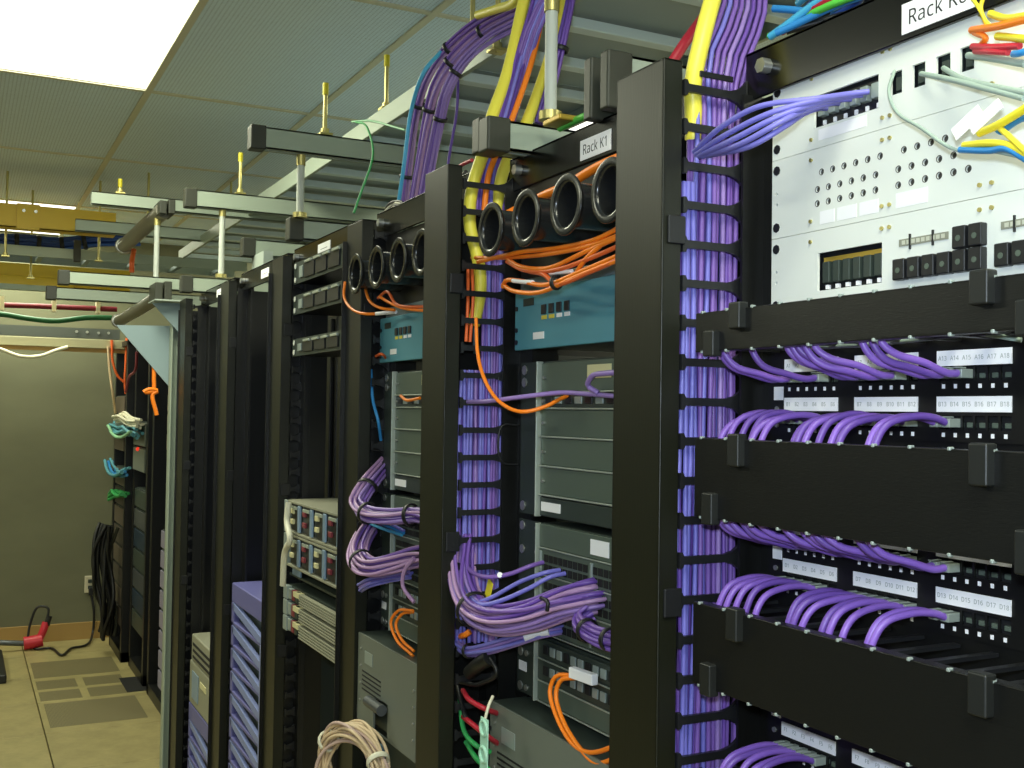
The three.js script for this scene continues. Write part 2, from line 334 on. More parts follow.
{ // breaker and jack panel with the violet leads
  const jk = [[0.793, 0.778], [0.765, 0.749], [0.736, 0.719], [0.708, 0.692]];
  const o = whitePanel(0, 'topmost white panel with violet leads and four square jacks, under the Rack K6 label', [rectHole(0.809, 0.902, 1.896, 1.931), ...jk.map(([b, a]) => rectHole(a, b, 1.904, 1.927))]);
  const d = part(o, 'connector_block', box(KX + 0.008, KX + 0.018, 1.893, 1.934, 0.806, 0.905), M.black_plastic);
  for (let i = 0; i < 6; i++) { const s = 0.893 - i * 0.0155; part(o, 'connector', rbox(KX + 0.001, KX + 0.012, 1.908, 1.924, s - 0.005, s + 0.005, 0.001), M.silver); part(o, 'port_mark', box(KX + 0.006, KX + 0.009, 1.899, 1.904, s - 0.0018, s + 0.0018), M.paper); }
  jk.forEach(([b, a]) => part(o, 'jack', [box(KX + 0.010, KX + 0.016, 1.902, 1.929, a - 0.002, b + 0.002), rbox(KX + 0.003, KX + 0.012, 1.908, 1.922, a + 0.004, b - 0.004, 0.001)], M.chassis_dark));
  part(o, 'paper_label', box(KX - 0.0003, KX, 1.881, 1.893, 0.825, 0.895), M.paper);
  part(o, 'paper_label', box(KX - 0.0003, KX, 1.905, 1.93, 0.62, 0.664), M.paper);
}
{ // panel of round monitor sockets
  const pts = [];
  for (let r = 0; r < 3; r++) for (let i = 0; i < 6; i++) pts.push([0.896 - i * 0.0168 + (r === 0 ? -0.006 : 0), [1.846, 1.828, 1.8125][r]]);
  for (const [n, y, o] of [[4, 1.846, 0.775], [5, 1.828, 0.782], [6, 1.812, 0.782]]) for (let i = 0; i < n; i++) pts.push([o - i * 0.0168, y]);
  const o = whitePanel(1, 'middle white panel dotted with rows of small round sockets', pts.map(([s, y]) => roundHole(s, y, 0.0031)));
  for (const [s, y] of pts) part(o, 'socket', [ring(KX - 0.0001, y, s, 0.0033, 0.0004, 12), cyl('x', KX + 0.0022, KX + 0.008, y, s, 0.0032, 10)], M.socket);
  for (const [a, b] of [[0.87, 0.892], [0.838, 0.866], [0.808, 0.834]]) part(o, 'paper_label', box(KX - 0.0003, KX, 1.789, 1.803, a, b), M.paper);
  part(o, 'paper_label', box(KX - 0.0003, KX, 1.789, 1.804, 0.745, 0.785), M.paper);
}
{ // panel of black toggle jacks
  const big = [], j = [];
  for (let i = 0; i < 6; i++) j.push([0.774 - i * 0.018, 1.7265]);
  j.push([0.702, 1.7485], [0.684, 1.7485]); for (let i = 0; i < 4; i++) j.push([0.656 - i * 0.018, 1.7265]);
  const o = whitePanel(2, 'lowest white panel with rows of black square jacks and a black fuse window', [rectHole(0.803, 0.895, 1.717, 1.758)]);
  part(o, 'fuse_block', box(KX + 0.012, KX + 0.018, 1.712, 1.762, 0.798, 0.9), M.black_plastic);
  part(o, 'fuse_rail', box(KX + 0.006, KX + 0.012, 1.748, 1.753, 0.806, 0.892), M.jack_gold);
  for (let i = 0; i < 6; i++) { const s = 0.885 - i * 0.0148; part(o, 'fuse', rbox(KX + 0.002, KX + 0.012, 1.725, 1.748, s - 0.005, s + 0.005, 0.001), M.chassis_dark); part(o, 'port_mark', box(KX + 0.004, KX + 0.008, 1.7185, 1.723, s - 0.002, s + 0.002), M.paper); }
  for (const [s, y] of j) { const k = part(o, 'jack', rbox(KX - 0.009, KX, y - 0.0105, y + 0.0105, s - 0.0075, s + 0.0075, 0.0015), M.black_plastic); part(k, 'contact', cyl('x', KX - 0.0095, KX - 0.006, y - 0.001, s, 0.0028, 10), M.chassis); }
  for (const s of [0.75, 0.632]) { const d = part(o, 'designation_strip', box(KX - 0.001, KX, 1.75, 1.757, s - 0.03, s + 0.03), M.strip_grey); for (let q = 0; q < 9; q++) part(d, 'window', box(KX - 0.0014, KX - 0.0008, 1.7515, 1.7555, s - 0.026 + q * 0.006, s - 0.022 + q * 0.006), M.strip_light); for (const q of [-0.012, 0.016]) part(d, 'pin', box(KX - 0.002, KX, 1.746, 1.761, s + q - 0.0008, s + q + 0.0008), M.black_plastic); }
}
// patch panels
const STRIPS = [[0.862, 0.945], [0.755, 0.838], [0.65, 0.732], [0.545, 0.627]];
const jackS = (g, k) => { const [a, b] = STRIPS[g]; return b - (k + 0.5) * (b - a) / 6; };
const PP = [[1.559, 'top patch panel, below the white panels'], [1.380, 'middle patch panel'], [1.199, 'bottom patch panel, cut by the picture edge']];
const ROWN = ['A', 'B', 'C', 'D', 'E', 'F'];
PP.forEach(([y0, words], n) => {
  const o = thing('patch_bay', 'black ' + words + ', with white numbered strips', 'patch panel', 'patch panels of the nearest bay');
  const holes = [];
  for (let r = 0; r < 2; r++) for (let g = 0; g < 4; g++) for (let k = 0; k < 6; k++) { const s = jackS(g, k), y = y0 + (r ? 0.018 : 0.0635); holes.push(rectHole(s - 0.0056, s + 0.0056, y - 0.0065, y + 0.0065)); }
  part(o, 'faceplate', plate(KX, 0.002, KR, KL, y0, y0 + 2 * U - 0.001, holes), M.black);
  part(o, 'jack_backing', box(KX + 0.008, KX + 0.04, y0 + 0.004, y0 + 2 * U - 0.006, KR + 0.03, KL - 0.022), M.dark_hole);
  for (let r = 0; r < 2; r++) {
    const yj = y0 + (r ? 0.018 : 0.0635), ys = y0 + (r ? 0.028 : 0.071);
    STRIPS.forEach(([a, b], g) => {
      const t = []; for (let k = 0; k < 6; k++) t.push(ROWN[n * 2 + r] + (g * 6 + k + 1));
      tagPlate(o, 'label_strip', KX - 0.0012, ys, ys + 0.0145, a, b, textMat(t, b - a, 0.0145, { scale: 5200, font: '30px sans-serif', fg: '#9aa09c' }));
      for (let k = 0; k < 6; k++) {
        const s = jackS(g, k);
        const j = part(o, 'jack', rbox(KX + 0.003, KX + 0.008, yj - 0.0045, yj + 0.0005, s - 0.004, s + 0.004, 0.0008), M.chassis);
        part(j, 'port_mark', box(KX - 0.0006, KX + 0.0003, yj - 0.0135, yj - 0.0095, s - 0.0016, s + 0.0016), M.paper);
      }
    });
  }
  if (n !== 2) part(o, 'panel_label', box(KX - 0.001, KX, y0 + 0.04, y0 + 0.055, 0.948, 0.963), M.paper);
  else part(o, 'panel_label', box(KX - 0.001, KX, y0 + 0.045, y0 + 0.058, 0.948, 0.963), M.paper);
  for (const y of [y0 + 0.012, y0 + 0.03]) screw(o, KX, y, KL - 0.012, 0.003);
});
// horizontal cable managers with snap-on covers
const HM = [[1.6495, 1.6925, 'thin black cable cover below the white panels', 1], [1.470, 1.556, 'upper wide black cable cover between two patch panels', 2], [1.289, 1.377, 'lower wide black cable cover', 2], [1.108, 1.196, 'bottom black cable cover, mostly below the picture', 2]];
const CX = 0.72;
HM.forEach(([y0, y1, label, u]) => {
  const o = thing('horizontal_cable_manager', label, 'cable manager', 'horizontal cable managers of the nearest bay');
  part(o, 'back_plate', plate(KX + 0.003, 0.002, KR, KL, y0 - 0.004, y1 + 0.004), M.black);
  part(o, 'cover', [rbox(CX, CX + 0.003, y0, y1, KR, KL, 0.0012), rbox(CX, CX + 0.014, y1 - 0.0025, y1, KR, KL, 0.001), rbox(CX, CX + 0.014, y0, y0 + 0.0025, KR, KL, 0.001)], M.black);
  for (let i = 0; i < 12; i++) for (const [ya, e] of [[y1 - 0.005, 1], [y0 + 0.005, -1]]) {
    const s = KL - 0.012 - i * 0.0415;
    const f = part(o, 'finger', [box(CX + 0.015, KX, ya - 0.0018, ya + 0.0018, s - 0.004, s + 0.004), rbox(CX + 0.008, CX + 0.0148, ya - 0.004, ya + 0.004, s - 0.006, s + 0.006, 0.001)], M.black_plastic);
    part(f, 'finger_tip', rbox(CX - 0.0015, CX + 0.004, (e > 0 ? y1 - 0.0015 : y0 - 0.0017), (e > 0 ? y1 + 0.0017 : y0 + 0.0015), s - 0.0016, s + 0.0016, 0.0008), M.silver);
  }
  const dy = u > 1 ? 0.028 : 0.022;
  for (const s of [0.894, 0.592]) part(o, 'latch', rbox(CX - 0.009, CX + 0.004, y1 - dy, y1 + 0.006, s - 0.009, s + 0.009, 0.002), M.rubber);
  for (const s of [0.937, 0.55]) part(o, 'latch', rbox(CX - 0.009, CX + 0.004, y0 - 0.006, y0 + dy, s - 0.009, s + 0.009, 0.002), M.rubber);
});
// patch cords: [panel, row, ports in use per strip]
const PC = [[0, 0, ['3', '0 1 2 3 4 5', '1 2'], 'upper row of the top patch panel'], [0, 1, ['0 1 2 3 4 5', '0 1 2 3 4 5', '0 1'], 'lower row of the top patch panel'],
  [1, 0, ['0 1 2 3 4 5', '0 1 2 3 4 5', '0 1'], 'upper row of the middle patch panel'], [1, 1, ['0 1 2 3 4', '0 1 2 3 4 5', '0 1'], 'lower row of the middle patch panel'], [2, 1, ['0 1 2 3 4', '0 1 2 3'], 'lower row of the bottom patch panel']];
PC[0][2] = ['0 1 4', '0 1 2 3 4', '0 1 2'];
for (const [n, r, use, words] of PC) {
  let q = 0;
  use.forEach((u, g) => u.split(' ').forEach(k => {
    const s = jackS(g, +k), y = PP[n][0] + (r ? 0.018 : 0.0635), up = !r, e = up ? HM[n][0] : HM[n + 1][1];
    const o = thing('patch_cable', ORD[q++] + ' violet patch cord from the left in the ' + words, 'cable', 'violet patch cords of the nearest bay');
    const w = jit(0.004), h = jit(0.003), d = up ? -1 : 1;
    const lean = up ? 0.02 + 0.012 * rnd() : 0.006 + 0.012 * rnd();
    const p = [[KX - 0.012, y, -s], [KX - 0.026, y + d * (up ? 0.001 : 0.004) + h * 0.3, -(s + 0.001)], [KX - 0.05, y + (up ? 0.006 : 0.0045) + h, -(s + lean * 0.25)], [CX + 0.034 + w, (y + e) / 2 + (up ? 0 : 0.007) + h, -(s + lean * 0.7)], [CX + 0.024 + w, e - d * 0.0 , -(s + lean)], [CX + 0.022 + w, e - d * 0.028, -(s + lean + 0.004)]];
    part(o, 'cord', tube(p, 0.0036, 26, 8), rnd() < 0.75 ? M.cord : M.purple_b);
    const plug = part(o, 'plug', rbox(KX - 0.014, KX + 0.004, y - 0.0045, y + 0.004, s - 0.005, s + 0.005, 0.001), M.clear_plug);
    part(plug, 'latch_tab', rbox(KX - 0.018, KX - 0.004, y + 0.0045, y + 0.0058, s - 0.002, s + 0.002, 0.0005), M.clear_plug);
  }));
}
// loose black and grey wires above the upper strip of the top patch panel
for (const [p, m, w] of [[[[0.8,1.662,-0.707], [0.79,1.654,-0.649], [0.8,1.648,-0.621]], M.grey_cable, 'grey wire crossing above the right end of the top patch panel'], [[[0.81,1.657,-0.789], [0.79,1.655,-0.687], [0.79,1.655,-0.613]], M.black_cable, 'black wire crossing above the right end of the top patch panel'], [[[0.8,1.654,-0.9], [0.79,1.652,-0.783], [0.8,1.655,-0.707]], M.grey_cable, 'thin grey wire behind the violet cords under the thin cover']])
  single('loose_wire', tube(p, 0.0022, 20), m, w, 'cable', 'loose wires over the top patch panel');
// violet leads swept from the cable manager into the topmost white panel
[[[[0.745,1.883,-1.01], [0.73,1.894,-0.94], [0.735,1.903,-0.883], [0.77,1.905,-0.84], [0.81,1.914,-0.832], [0.826,1.916,-0.822]], 'highest'], [[[0.745,1.879,-1.006], [0.725,1.882,-0.923], [0.735,1.892,-0.867], [0.77,1.903,-0.84], [0.81,1.913,-0.839], [0.826,1.915,-0.831]], 'second'],
 [[[0.745,1.876,-1.001], [0.72,1.872,-0.905], [0.735,1.885,-0.86], [0.775,1.902,-0.845], [0.81,1.912,-0.849], [0.826,1.915,-0.848]], 'third'], [[[0.745,1.874,-0.993], [0.72,1.865,-0.888], [0.735,1.879,-0.852], [0.78,1.901,-0.858], [0.81,1.911,-0.861], [0.826,1.915,-0.866]], 'fourth'], [[[0.75,1.875,-0.99], [0.725,1.861,-0.879], [0.745,1.877,-0.856], [0.79,1.902,-0.875], [0.815,1.912,-0.881], [0.826,1.914,-0.884]], 'lowest']]
  .forEach(([p, w]) => single('power_lead', tube(p, 0.0031, 36, 8), M.lilac, w + ' violet lead sweeping into the topmost white panel', 'cable', 'violet leads into the topmost white panel'));
// cables at the right edge of the white panels
[[[[0.824,1.927,-0.786], [0.8,1.898,-0.77], [0.79,1.872,-0.75], [0.78,1.848,-0.713], [0.77,1.816,-0.665], [0.76,1.804,-0.62], [0.75,1.789,-0.58]], 0.0017, M.grey_cable, 'thin grey lead looping from beside the jacks across the middle white panel'],
 [[[0.824,1.915,-0.752], [0.8,1.891,-0.697], [0.78,1.863,-0.637], [0.76,1.84,-0.588]], 0.0026, M.grey_cable, 'grey cable out of the second square jack'],
 [[[0.824,1.913,-0.725], [0.8,1.889,-0.685], [0.78,1.864,-0.632], [0.76,1.844,-0.586]], 0.0026, M.grey_cable, 'grey cable out of the third square jack'],
 [[[0.824,1.917,-0.697], [0.8,1.898,-0.653], [0.78,1.875,-0.602]], 0.0032, M.grey_cable, 'grey cable out of the fourth square jack'],
 [[[0.8,1.961,-0.675], [0.79,1.94,-0.656], [0.795,1.929,-0.654], [0.8,1.925,-0.655]], 0.0018, M.yellow, 'thin yellow wire hanging over the header beside the Rack K6 label'],
 [[[0.8,1.957,-0.659], [0.79,1.941,-0.655], [0.795,1.932,-0.655], [0.8,1.926,-0.653]], 0.0018, M.yellow, 'second thin yellow wire looping below the header'],
 [[[0.79,1.933,-0.645], [0.78,1.92,-0.622], [0.77,1.911,-0.592]], 0.0032, M.yellow, 'thick yellow cable at the top right corner'],
 [[[0.8,1.929,-0.673], [0.78,1.915,-0.627], [0.77,1.908,-0.592]], 0.0034, M.orange, 'orange cable at the top right corner'],
 [[[0.8,1.926,-0.67], [0.79,1.913,-0.65], [0.8,1.912,-0.664]], 0.0028, M.orange, 'short orange tail crossing the red cable'],
 [[[0.785,1.909,-0.634], [0.78,1.902,-0.617], [0.77,1.891,-0.592]], 0.0034, M.yellow, 'yellow cable between the orange and red cables'],
 [[[0.8,1.914,-0.672], [0.785,1.901,-0.639], [0.775,1.89,-0.604]], 0.003, M.red_b, 'upper red cable at the top right corner'],
 [[[0.8,1.909,-0.669], [0.785,1.898,-0.641], [0.78,1.89,-0.619]], 0.003, M.red_b, 'lower red cable end at the top right corner'],
 [[[0.775,1.885,-0.61], [0.77,1.882,-0.6], [0.77,1.882,-0.59]], 0.003, M.blue, 'blue cable end at the right edge beside the red cables'],
 [[[0.765,1.813,-0.655], [0.755,1.803,-0.616], [0.75,1.8,-0.597], [0.75,1.787,-0.578]], 0.003, M.blue, 'blue cable under the white tags'],
 [[[0.77,1.824,-0.619], [0.765,1.827,-0.603], [0.76,1.828,-0.584]], 0.006, M.blue, 'bundle of blue wires at the right edge beside the yellow ones'],
 [[[0.765,1.823,-0.635], [0.755,1.823,-0.607], [0.75,1.829,-0.577]], 0.0036, M.yellow, 'yellow cable rising to the right past the white tags'],
 [[[0.765,1.816,-0.651], [0.755,1.809,-0.616], [0.75,1.801,-0.593], [0.75,1.79,-0.577]], 0.0032, M.yellow, 'yellow cable falling to the right under the white tags'],
 [[[0.76,1.823,-0.613], [0.75,1.808,-0.593], [0.745,1.792,-0.575]], 0.0026, M.yellow, 'yellow cable crossing the others at the right edge']]
  .forEach(([p, r, m, w]) => single('loose_cable', tube(p, r, 28, 8), m, w, 'cable', 'coloured cables at the top right'));
[[[0.765,1.844,-0.661], [0.765,1.826,-0.635], 0.012, 'white paper tag hanging on the coloured cables'], [[0.76,1.843,-0.639], [0.76,1.825,-0.611], 0.01, 'white paper tag farther right on the coloured cables']].forEach(([a, b, w, l]) => {
  const g = new THREE.BoxGeometry(0.001, w, vec(a).distanceTo(vec(b))); g.rotateX(-0.5); const c = vec(a).add(vec(b)).multiplyScalar(0.5); g.translate(c.x, c.y, c.z);
  single('cable_tag', g, M.paper, l, 'tag', 'white tags on the coloured cables');
});

// ---------------------------------------------------------------- cables standing in the vertical managers
function vertical(label, x0, x1, s0, s1, y0, top, rows, r, pick, group, lim = () => 3) {   // rows of cables packed inside a manager; top = path above the manager, relative to the cable's own place
  const o = thing('cable_bundle', label, 'cable bundle', group);
  for (let q = 0; q < rows; q++) {
    const n = Math.floor((x1 - x0) / (2.15 * r));
    for (let i = 0; i < n; i++) {
      const x = x0 + (i + 0.5 + (q % 2) * 0.4) * (x1 - x0) / n, s = s0 + r + q * r * 2.1 + jit(0.0012), p = [];
      const ph = rnd() * 6.28, amp = 0.0022 + 0.002 * rnd(), w = 5 + 5 * rnd();
      const cut = lim(x, q); for (let y = y0; y <= Math.min(1.93, cut); y += 0.075) p.push([x + amp * Math.sin(y * w + ph), y, -(s + 0.002 * Math.sin(y * 9 + ph))]);
      if (cut > 2) for (const t of top) p.push([t[0] + (x - (x0 + x1) / 2) * (t[3] ?? 1), t[1], t[2] - (q * r * 2)]);
      part(o, 'cable', tube(p, r * (0.9 + 0.2 * rnd()), p.length * 2, 6), pick(i / n, q));
    }
  }
  return o;
}
const P1 = (t, q) => (t < 0.3 && q === 0 ? (rnd() < 0.8 ? M.lilac : M.purple) : PURP[Math.floor(rnd() * PURP.length)]);
{
  const o = vertical('violet cables filling the nearest vertical manager and rising to the ceiling tray', 0.732, 0.818, 1.016, 1.05, 0.35, [[0.785, 2.0, -1.03], [0.83, 2.08, -1.05], [0.88, 2.22, -1.12], [0.95, 2.36, -1.25]].map(t => [...t, 1.25]), 3, 0.0031, P1, undefined, x => (x < 0.752 ? 1.86 : 3));
  for (const [y, s] of [[1.975, 1.012], [1.955, 1.012]]) part(o, 'tie', rbox(0.752, 0.80, y - 0.0035, y + 0.0035, s - 0.003, s, 0.001), M.black_cable);
  const p = vertical('violet cables filling the manager left of the Rack K1 rings', 0.732, 0.818, 1.625, 1.66, 1.2, [[0.80, 2.0, -1.66], [0.84, 2.12, -1.68], [0.88, 2.28, -1.66], [0.94, 2.4, -1.6]].map(t => [...t, 0.55]), 3, 0.0031, P1, undefined, x => (x < 0.774 ? 1.70 : 3));
  void p;
}
// yellow innerduct in the managers
single('innerduct', tube([[0.759,1.903,-1.03], [0.755,1.937,-1.026], [0.751,1.965,-1.022], [0.762,2.019,-1.02], [0.786,2.08,-1.03], [0.83,2.167,-1.06]], 0.0105, 30, 14), M.conduit, 'bright yellow tube dropping into the nearest vertical manager', 'tube', 'yellow innerduct tubes');
single('innerduct', tube([[0.76,1.725,-1.635], [0.772,1.793,-1.635], [0.764,1.843,-1.635], [0.752,1.893,-1.64], [0.755,1.952,-1.64], [0.779,2.023,-1.645], [0.798,2.08,-1.66], [0.837,2.169,-1.68], [0.887,2.315,-1.72], [0.915,2.401,-1.74]], 0.0108, 44, 14), M.conduit, 'left bright yellow tube dropping into the manager beside Rack K1', 'tube', 'yellow innerduct tubes');
single('innerduct', tube([[0.803,1.915,-1.645], [0.811,1.976,-1.645], [0.82,2.003,-1.645], [0.871,2.086,-1.67], [0.926,2.213,-1.69], [0.972,2.34,-1.72], [0.997,2.409,-1.74]], 0.0105, 36, 14), M.conduit, 'right bright yellow tube behind the pale vertical pipe', 'tube', 'yellow innerduct tubes');
single('innerduct', tube([[1,2.458,-2.155], [0.98,2.422,-2.013], [0.94,2.377,-1.852], [0.92,2.38,-1.757]], 0.0095, 24, 14), M.conduit, 'short yellow tube bending in from the ceiling tray', 'tube', 'yellow innerduct tubes');
single('fiber_tube', tube([[0.773,1.91,-1.63], [0.781,1.978,-1.63], [0.831,2.079,-1.65], [0.881,2.2,-1.67], [0.923,2.325,-1.7], [0.946,2.382,-1.72]], 0.0052, 36, 10), M.orange, 'orange tube rising between the two yellow ones', 'tube');
single('innerduct_sleeve', tube([[0.86,2.061,-1.223], [0.88,2.093,-1.219], [0.92,2.142,-1.227]], 0.0075, 14, 12), M.red, 'dark red tube behind the top of the nearest vertical manager', 'tube');
{
  const o = thing('cable_bundle', 'dark violet cables rising between the yellow tubes above Rack K1', 'cable bundle');
  bundle(o, [[0.773,1.912,-1.645], [0.779,1.986,-1.645], [0.819,2.08,-1.66], [0.862,2.2,-1.68], [0.908,2.325,-1.71], [0.933,2.392,-1.73]], 8, 0.0085, 0.0034, [M.purple_d, M.lilac, M.navy_cable, M.purple_b], [], M.black_cable, 0.3, 16);
  const b = thing('cable_bundle', 'dark violet bundle right of the pale vertical pipe above Rack K1', 'cable bundle');
  bundle(b, [[0.9,2.09,-1.673], [0.92,2.169,-1.664], [0.94,2.26,-1.658], [0.97,2.354,-1.681]], 7, 0.010, 0.0034, [M.purple_d, M.purple_b], [0.5], M.black_cable, 0.2, 10);
  // large tied bundle arching from the ceiling tray down behind the third bay
  const c = thing('cable_bundle', 'large tied violet bundle arching down from the ceiling tray', 'cable bundle', undefined);
  const paths = [[[400, 205], [406, 170], [413, 120], [424, 85], [442, 58], [470, 38], [515, 20]], [[409, 202], [416, 165], [424, 118], [434, 88], [452, 62], [478, 42], [520, 26]], [[420, 198], [428, 160], [436, 118], [444, 92], [460, 70], [485, 50], [525, 34]]];
  void paths;
  bundle(c, [[0.96,2.083,-2.496], [0.96,2.18,-2.46], [0.96,2.292,-2.413], [0.96,2.362,-2.341], [0.98,2.41,-2.284], [1.02,2.455,-2.197], [1.06,2.472,-2.088]], 8, 0.0125, 0.0036, [M.purple, M.purple_c, M.mauve, M.mauve], [0.12, 0.4, 0.66], M.black_cable, 0.35, 18);
  bundle(c, [[0.95,2.076,-2.397], [0.95,2.164,-2.357], [0.95,2.26,-2.313], [0.95,2.323,-2.263], [0.97,2.375,-2.209], [1.01,2.421,-2.144], [1.05,2.44,-2.049]], 8, 0.0125, 0.0036, [M.purple, M.purple_c, M.mauve, M.mauve], [0.4, 0.62, 0.8], M.black_cable, 0.35, 18);
  bundle(c, [[0.94,2.071,-2.304], [0.94,2.15,-2.261], [0.94,2.231,-2.218], [0.94,2.285,-2.181], [0.96,2.338,-2.153], [1,2.386,-2.101], [1.04,2.407,-2.02]], 7, 0.0115, 0.0036, [M.purple, M.purple_c, M.purple_c, M.mauve], [0.38, 0.6], M.black_cable, 0.35, 18);
  single('loose_cable', tube([[0.93,2.072,-2.444], [0.93,2.167,-2.409], [0.93,2.285,-2.37], [0.93,2.358,-2.293], [0.97,2.41,-2.29]], 0.005, 30, 8), M.cyan_cable, 'light blue cable along the left side of the large violet bundle', 'cable');
  single('loose_cable', tube([[0.98,2.065,-2.27], [0.98,2.143,-2.261], [0.98,2.259,-2.216], [0.98,2.326,-2.213]], 0.0035, 20, 7), M.purple_d, 'single violet cable hanging right of the large tied bundle', 'cable');
}

// ---------------------------------------------------------------- second and third bays: ring managers, teal shelf, modular switches
function spool(x0, x1, y, s, R) {
  const len = x1 - x0, p = [[R * 0.74, -len], [R * 0.74, -0.012], [R * 0.8, -0.006], [R * 0.98, -0.004], [R, -0.0015], [R * 0.97, 0], [R * 0.8, 0], [R * 0.72, -0.0015], [R * 0.68, -0.006], [R * 0.67, -len]];
  return new THREE.LatheGeometry(p.map(q => new THREE.Vector2(q[0], q[1])), 28).rotateZ(Math.PI / 2).translate(x0, y, -s);
}
function bay(L, x, rings, rx, w, main) {
  const R = L - PW, grp = s => s + ' of the second and third bays';
  { const o = thing('ring_cable_manager', 'row of four black flanged cable rings ' + w.ring, 'cable manager', grp('ring managers'));
    part(o, 'back_plate', plate(x, 0.003, R, L, 1.80, 1.952), M.black);
    for (const s of rings) part(o, 'ring', spool(rx, x, 1.857, s, 0.0415), M.ring);
  }
  { const o = thing('blanking_plate', 'grey blank cover plate between the rings and the teal shelf ' + w.at, 'panel', grp('blank covers')); part(o, 'faceplate', plate(x, 0.003, R, L, 1.779, 1.7985), M.grey_panel); for (const s of [L - 0.01, R + 0.01]) screw(o, x, 1.789, s); }
  { const o = thing('fiber_shelf', 'teal front fibre shelf ' + w.at, 'shelf', grp('teal shelves')), y0 = 1.682, y1 = 1.776;
    part(o, 'front_door', rbox(x - 0.012, x - 0.004, y0, y1, R, L - 0.004, 0.002), M.teal_panel); part(o, 'body', box(x, x + 0.25, y0 + 0.004, y1 - 0.004, R + 0.02, L - 0.02), M.black);
    const fx = x - 0.012, s0 = L - 0.105;
    for (let i = 0; i < 4; i++) { part(o, 'jack', rbox(fx - 0.003, fx, 1.735, 1.75, s0 - 0.024 * i - 0.007, s0 - 0.024 * i + 0.007, 0.001), M.black_plastic); part(o, 'indicator', box(fx - 0.001, fx, 1.727, 1.733, s0 - 0.024 * i - 0.008, s0 - 0.024 * i + 0.008), i < 2 ? M.led_yellow : M.paper); part(o, 'port_mark', box(fx - 0.001, fx, 1.738, 1.743, s0 - 0.024 * i - 0.003, s0 - 0.024 * i + 0.003), M.paper); }
    part(o, 'paper_label', box(fx - 0.001, fx, 1.697, 1.708, L - 0.105, L - 0.07), M.paper); part(o, 'nameplate', box(fx - 0.001, fx, 1.752, 1.764, L - 0.07, L - 0.035), M.chassis_dark);
    for (const y of [1.695, 1.715, 1.75]) screw(o, fx, y, L - 0.012, 0.004, M.black_plastic);
  }
  { const o = thing('modular_switch', 'large grey-green modular switch chassis ' + w.at, 'network switch', grp('modular switches')), y0 = 1.418, y1 = 1.662, fx = x - 0.004;
    part(o, 'ear', plate(x, 0.003, L - 0.08, L - 0.008, y0, y1), M.chassis_dark); part(o, 'ear', plate(x, 0.003, R, R + 0.03, y0, y1), M.chassis);
    part(o, 'body', box(x + 0.003, x + 0.4, y0, y1, R + 0.03, L - 0.08), M.chassis_dark);
    part(o, 'side_edge', rbox(x - 0.012, x, y0, y1, L - 0.083, L - 0.08, 0.001), M.chassis_line);
    const c = [1.66, 1.612, 1.587, 1.543, 1.497, 1.452];
    for (let i = 0; i < 5; i++) {
      const k = part(o, 'line_card', rbox(fx, x + 0.01, c[i + 1] + 0.0022, c[i] - 0.001, R + 0.032, L - 0.084, 0.0015), i === 1 ? M.chassis_dark : M.chassis);
      part(k, 'ejector_lip', rbox(fx - 0.004, fx, c[i + 1] - 0.0005, c[i + 1] + 0.0022, R + 0.032, L - 0.086, 0.0008), M.chassis_line);
      for (const s of [L - 0.096, R + 0.045]) part(k, 'screw', cyl('x', fx - 0.004, fx, (c[i] + c[i + 1]) / 2, s, 0.0028, 8), M.steel);
      if (i === 1) for (let q = 0; q < 9; q++) part(k, 'port', rbox(fx - 0.002, fx + 0.001, 1.595, 1.606, L - 0.12 - q * 0.03, L - 0.1 - q * 0.03, 0.001), q % 2 ? M.silver : M.black_plastic);
    }
    part(o, 'fan_tray', rbox(fx, x + 0.01, y0 + 0.002, 1.449, R + 0.032, L - 0.084, 0.0015), M.chassis_dark);
    part(o, 'paper_label', box(fx - 0.001, fx, 1.428, 1.442, L - 0.15, L - 0.09), M.paper); part(o, 'paper_label', box(fx - 0.001, fx, 1.632, 1.652, L - 0.29, L - 0.225), M.cream_label);
    for (const y of [1.65, 1.63, 1.43]) { screw(o, x, y, L - 0.02, 0.008); screw(o, x, y, L - 0.07, 0.006); }
    part(o, 'cable_guide', tube([[x, 1.56, -(L + 0.0)], [x - 0.03, 1.558, -(L + 0.002)], [x - 0.03, 1.50, -(L + 0.002)], [x, 1.495, -(L + 0.0)]], 0.002, 24, 6), M.black_cable);
  }
  { const o = thing('access_switch', 'grey-green switch with two rows of black ports ' + w.at, 'network switch', grp('access switches')), y0 = 1.237, y1 = 1.408, fx = x - 0.004;
    part(o, 'ear', plate(x, 0.003, L - 0.08, L - 0.008, y0, y1), M.chassis_dark); part(o, 'ear', plate(x, 0.003, R, R + 0.03, y0, y1), M.chassis);
    part(o, 'body', box(x + 0.003, x + 0.4, y0, y1, R + 0.03, L - 0.08), M.chassis_dark);
    part(o, 'side_edge', rbox(x - 0.01, x, y0, y1, L - 0.083, L - 0.08, 0.001), M.chassis_line);
    const c = [1.408, 1.37, 1.328, 1.286, 1.239];
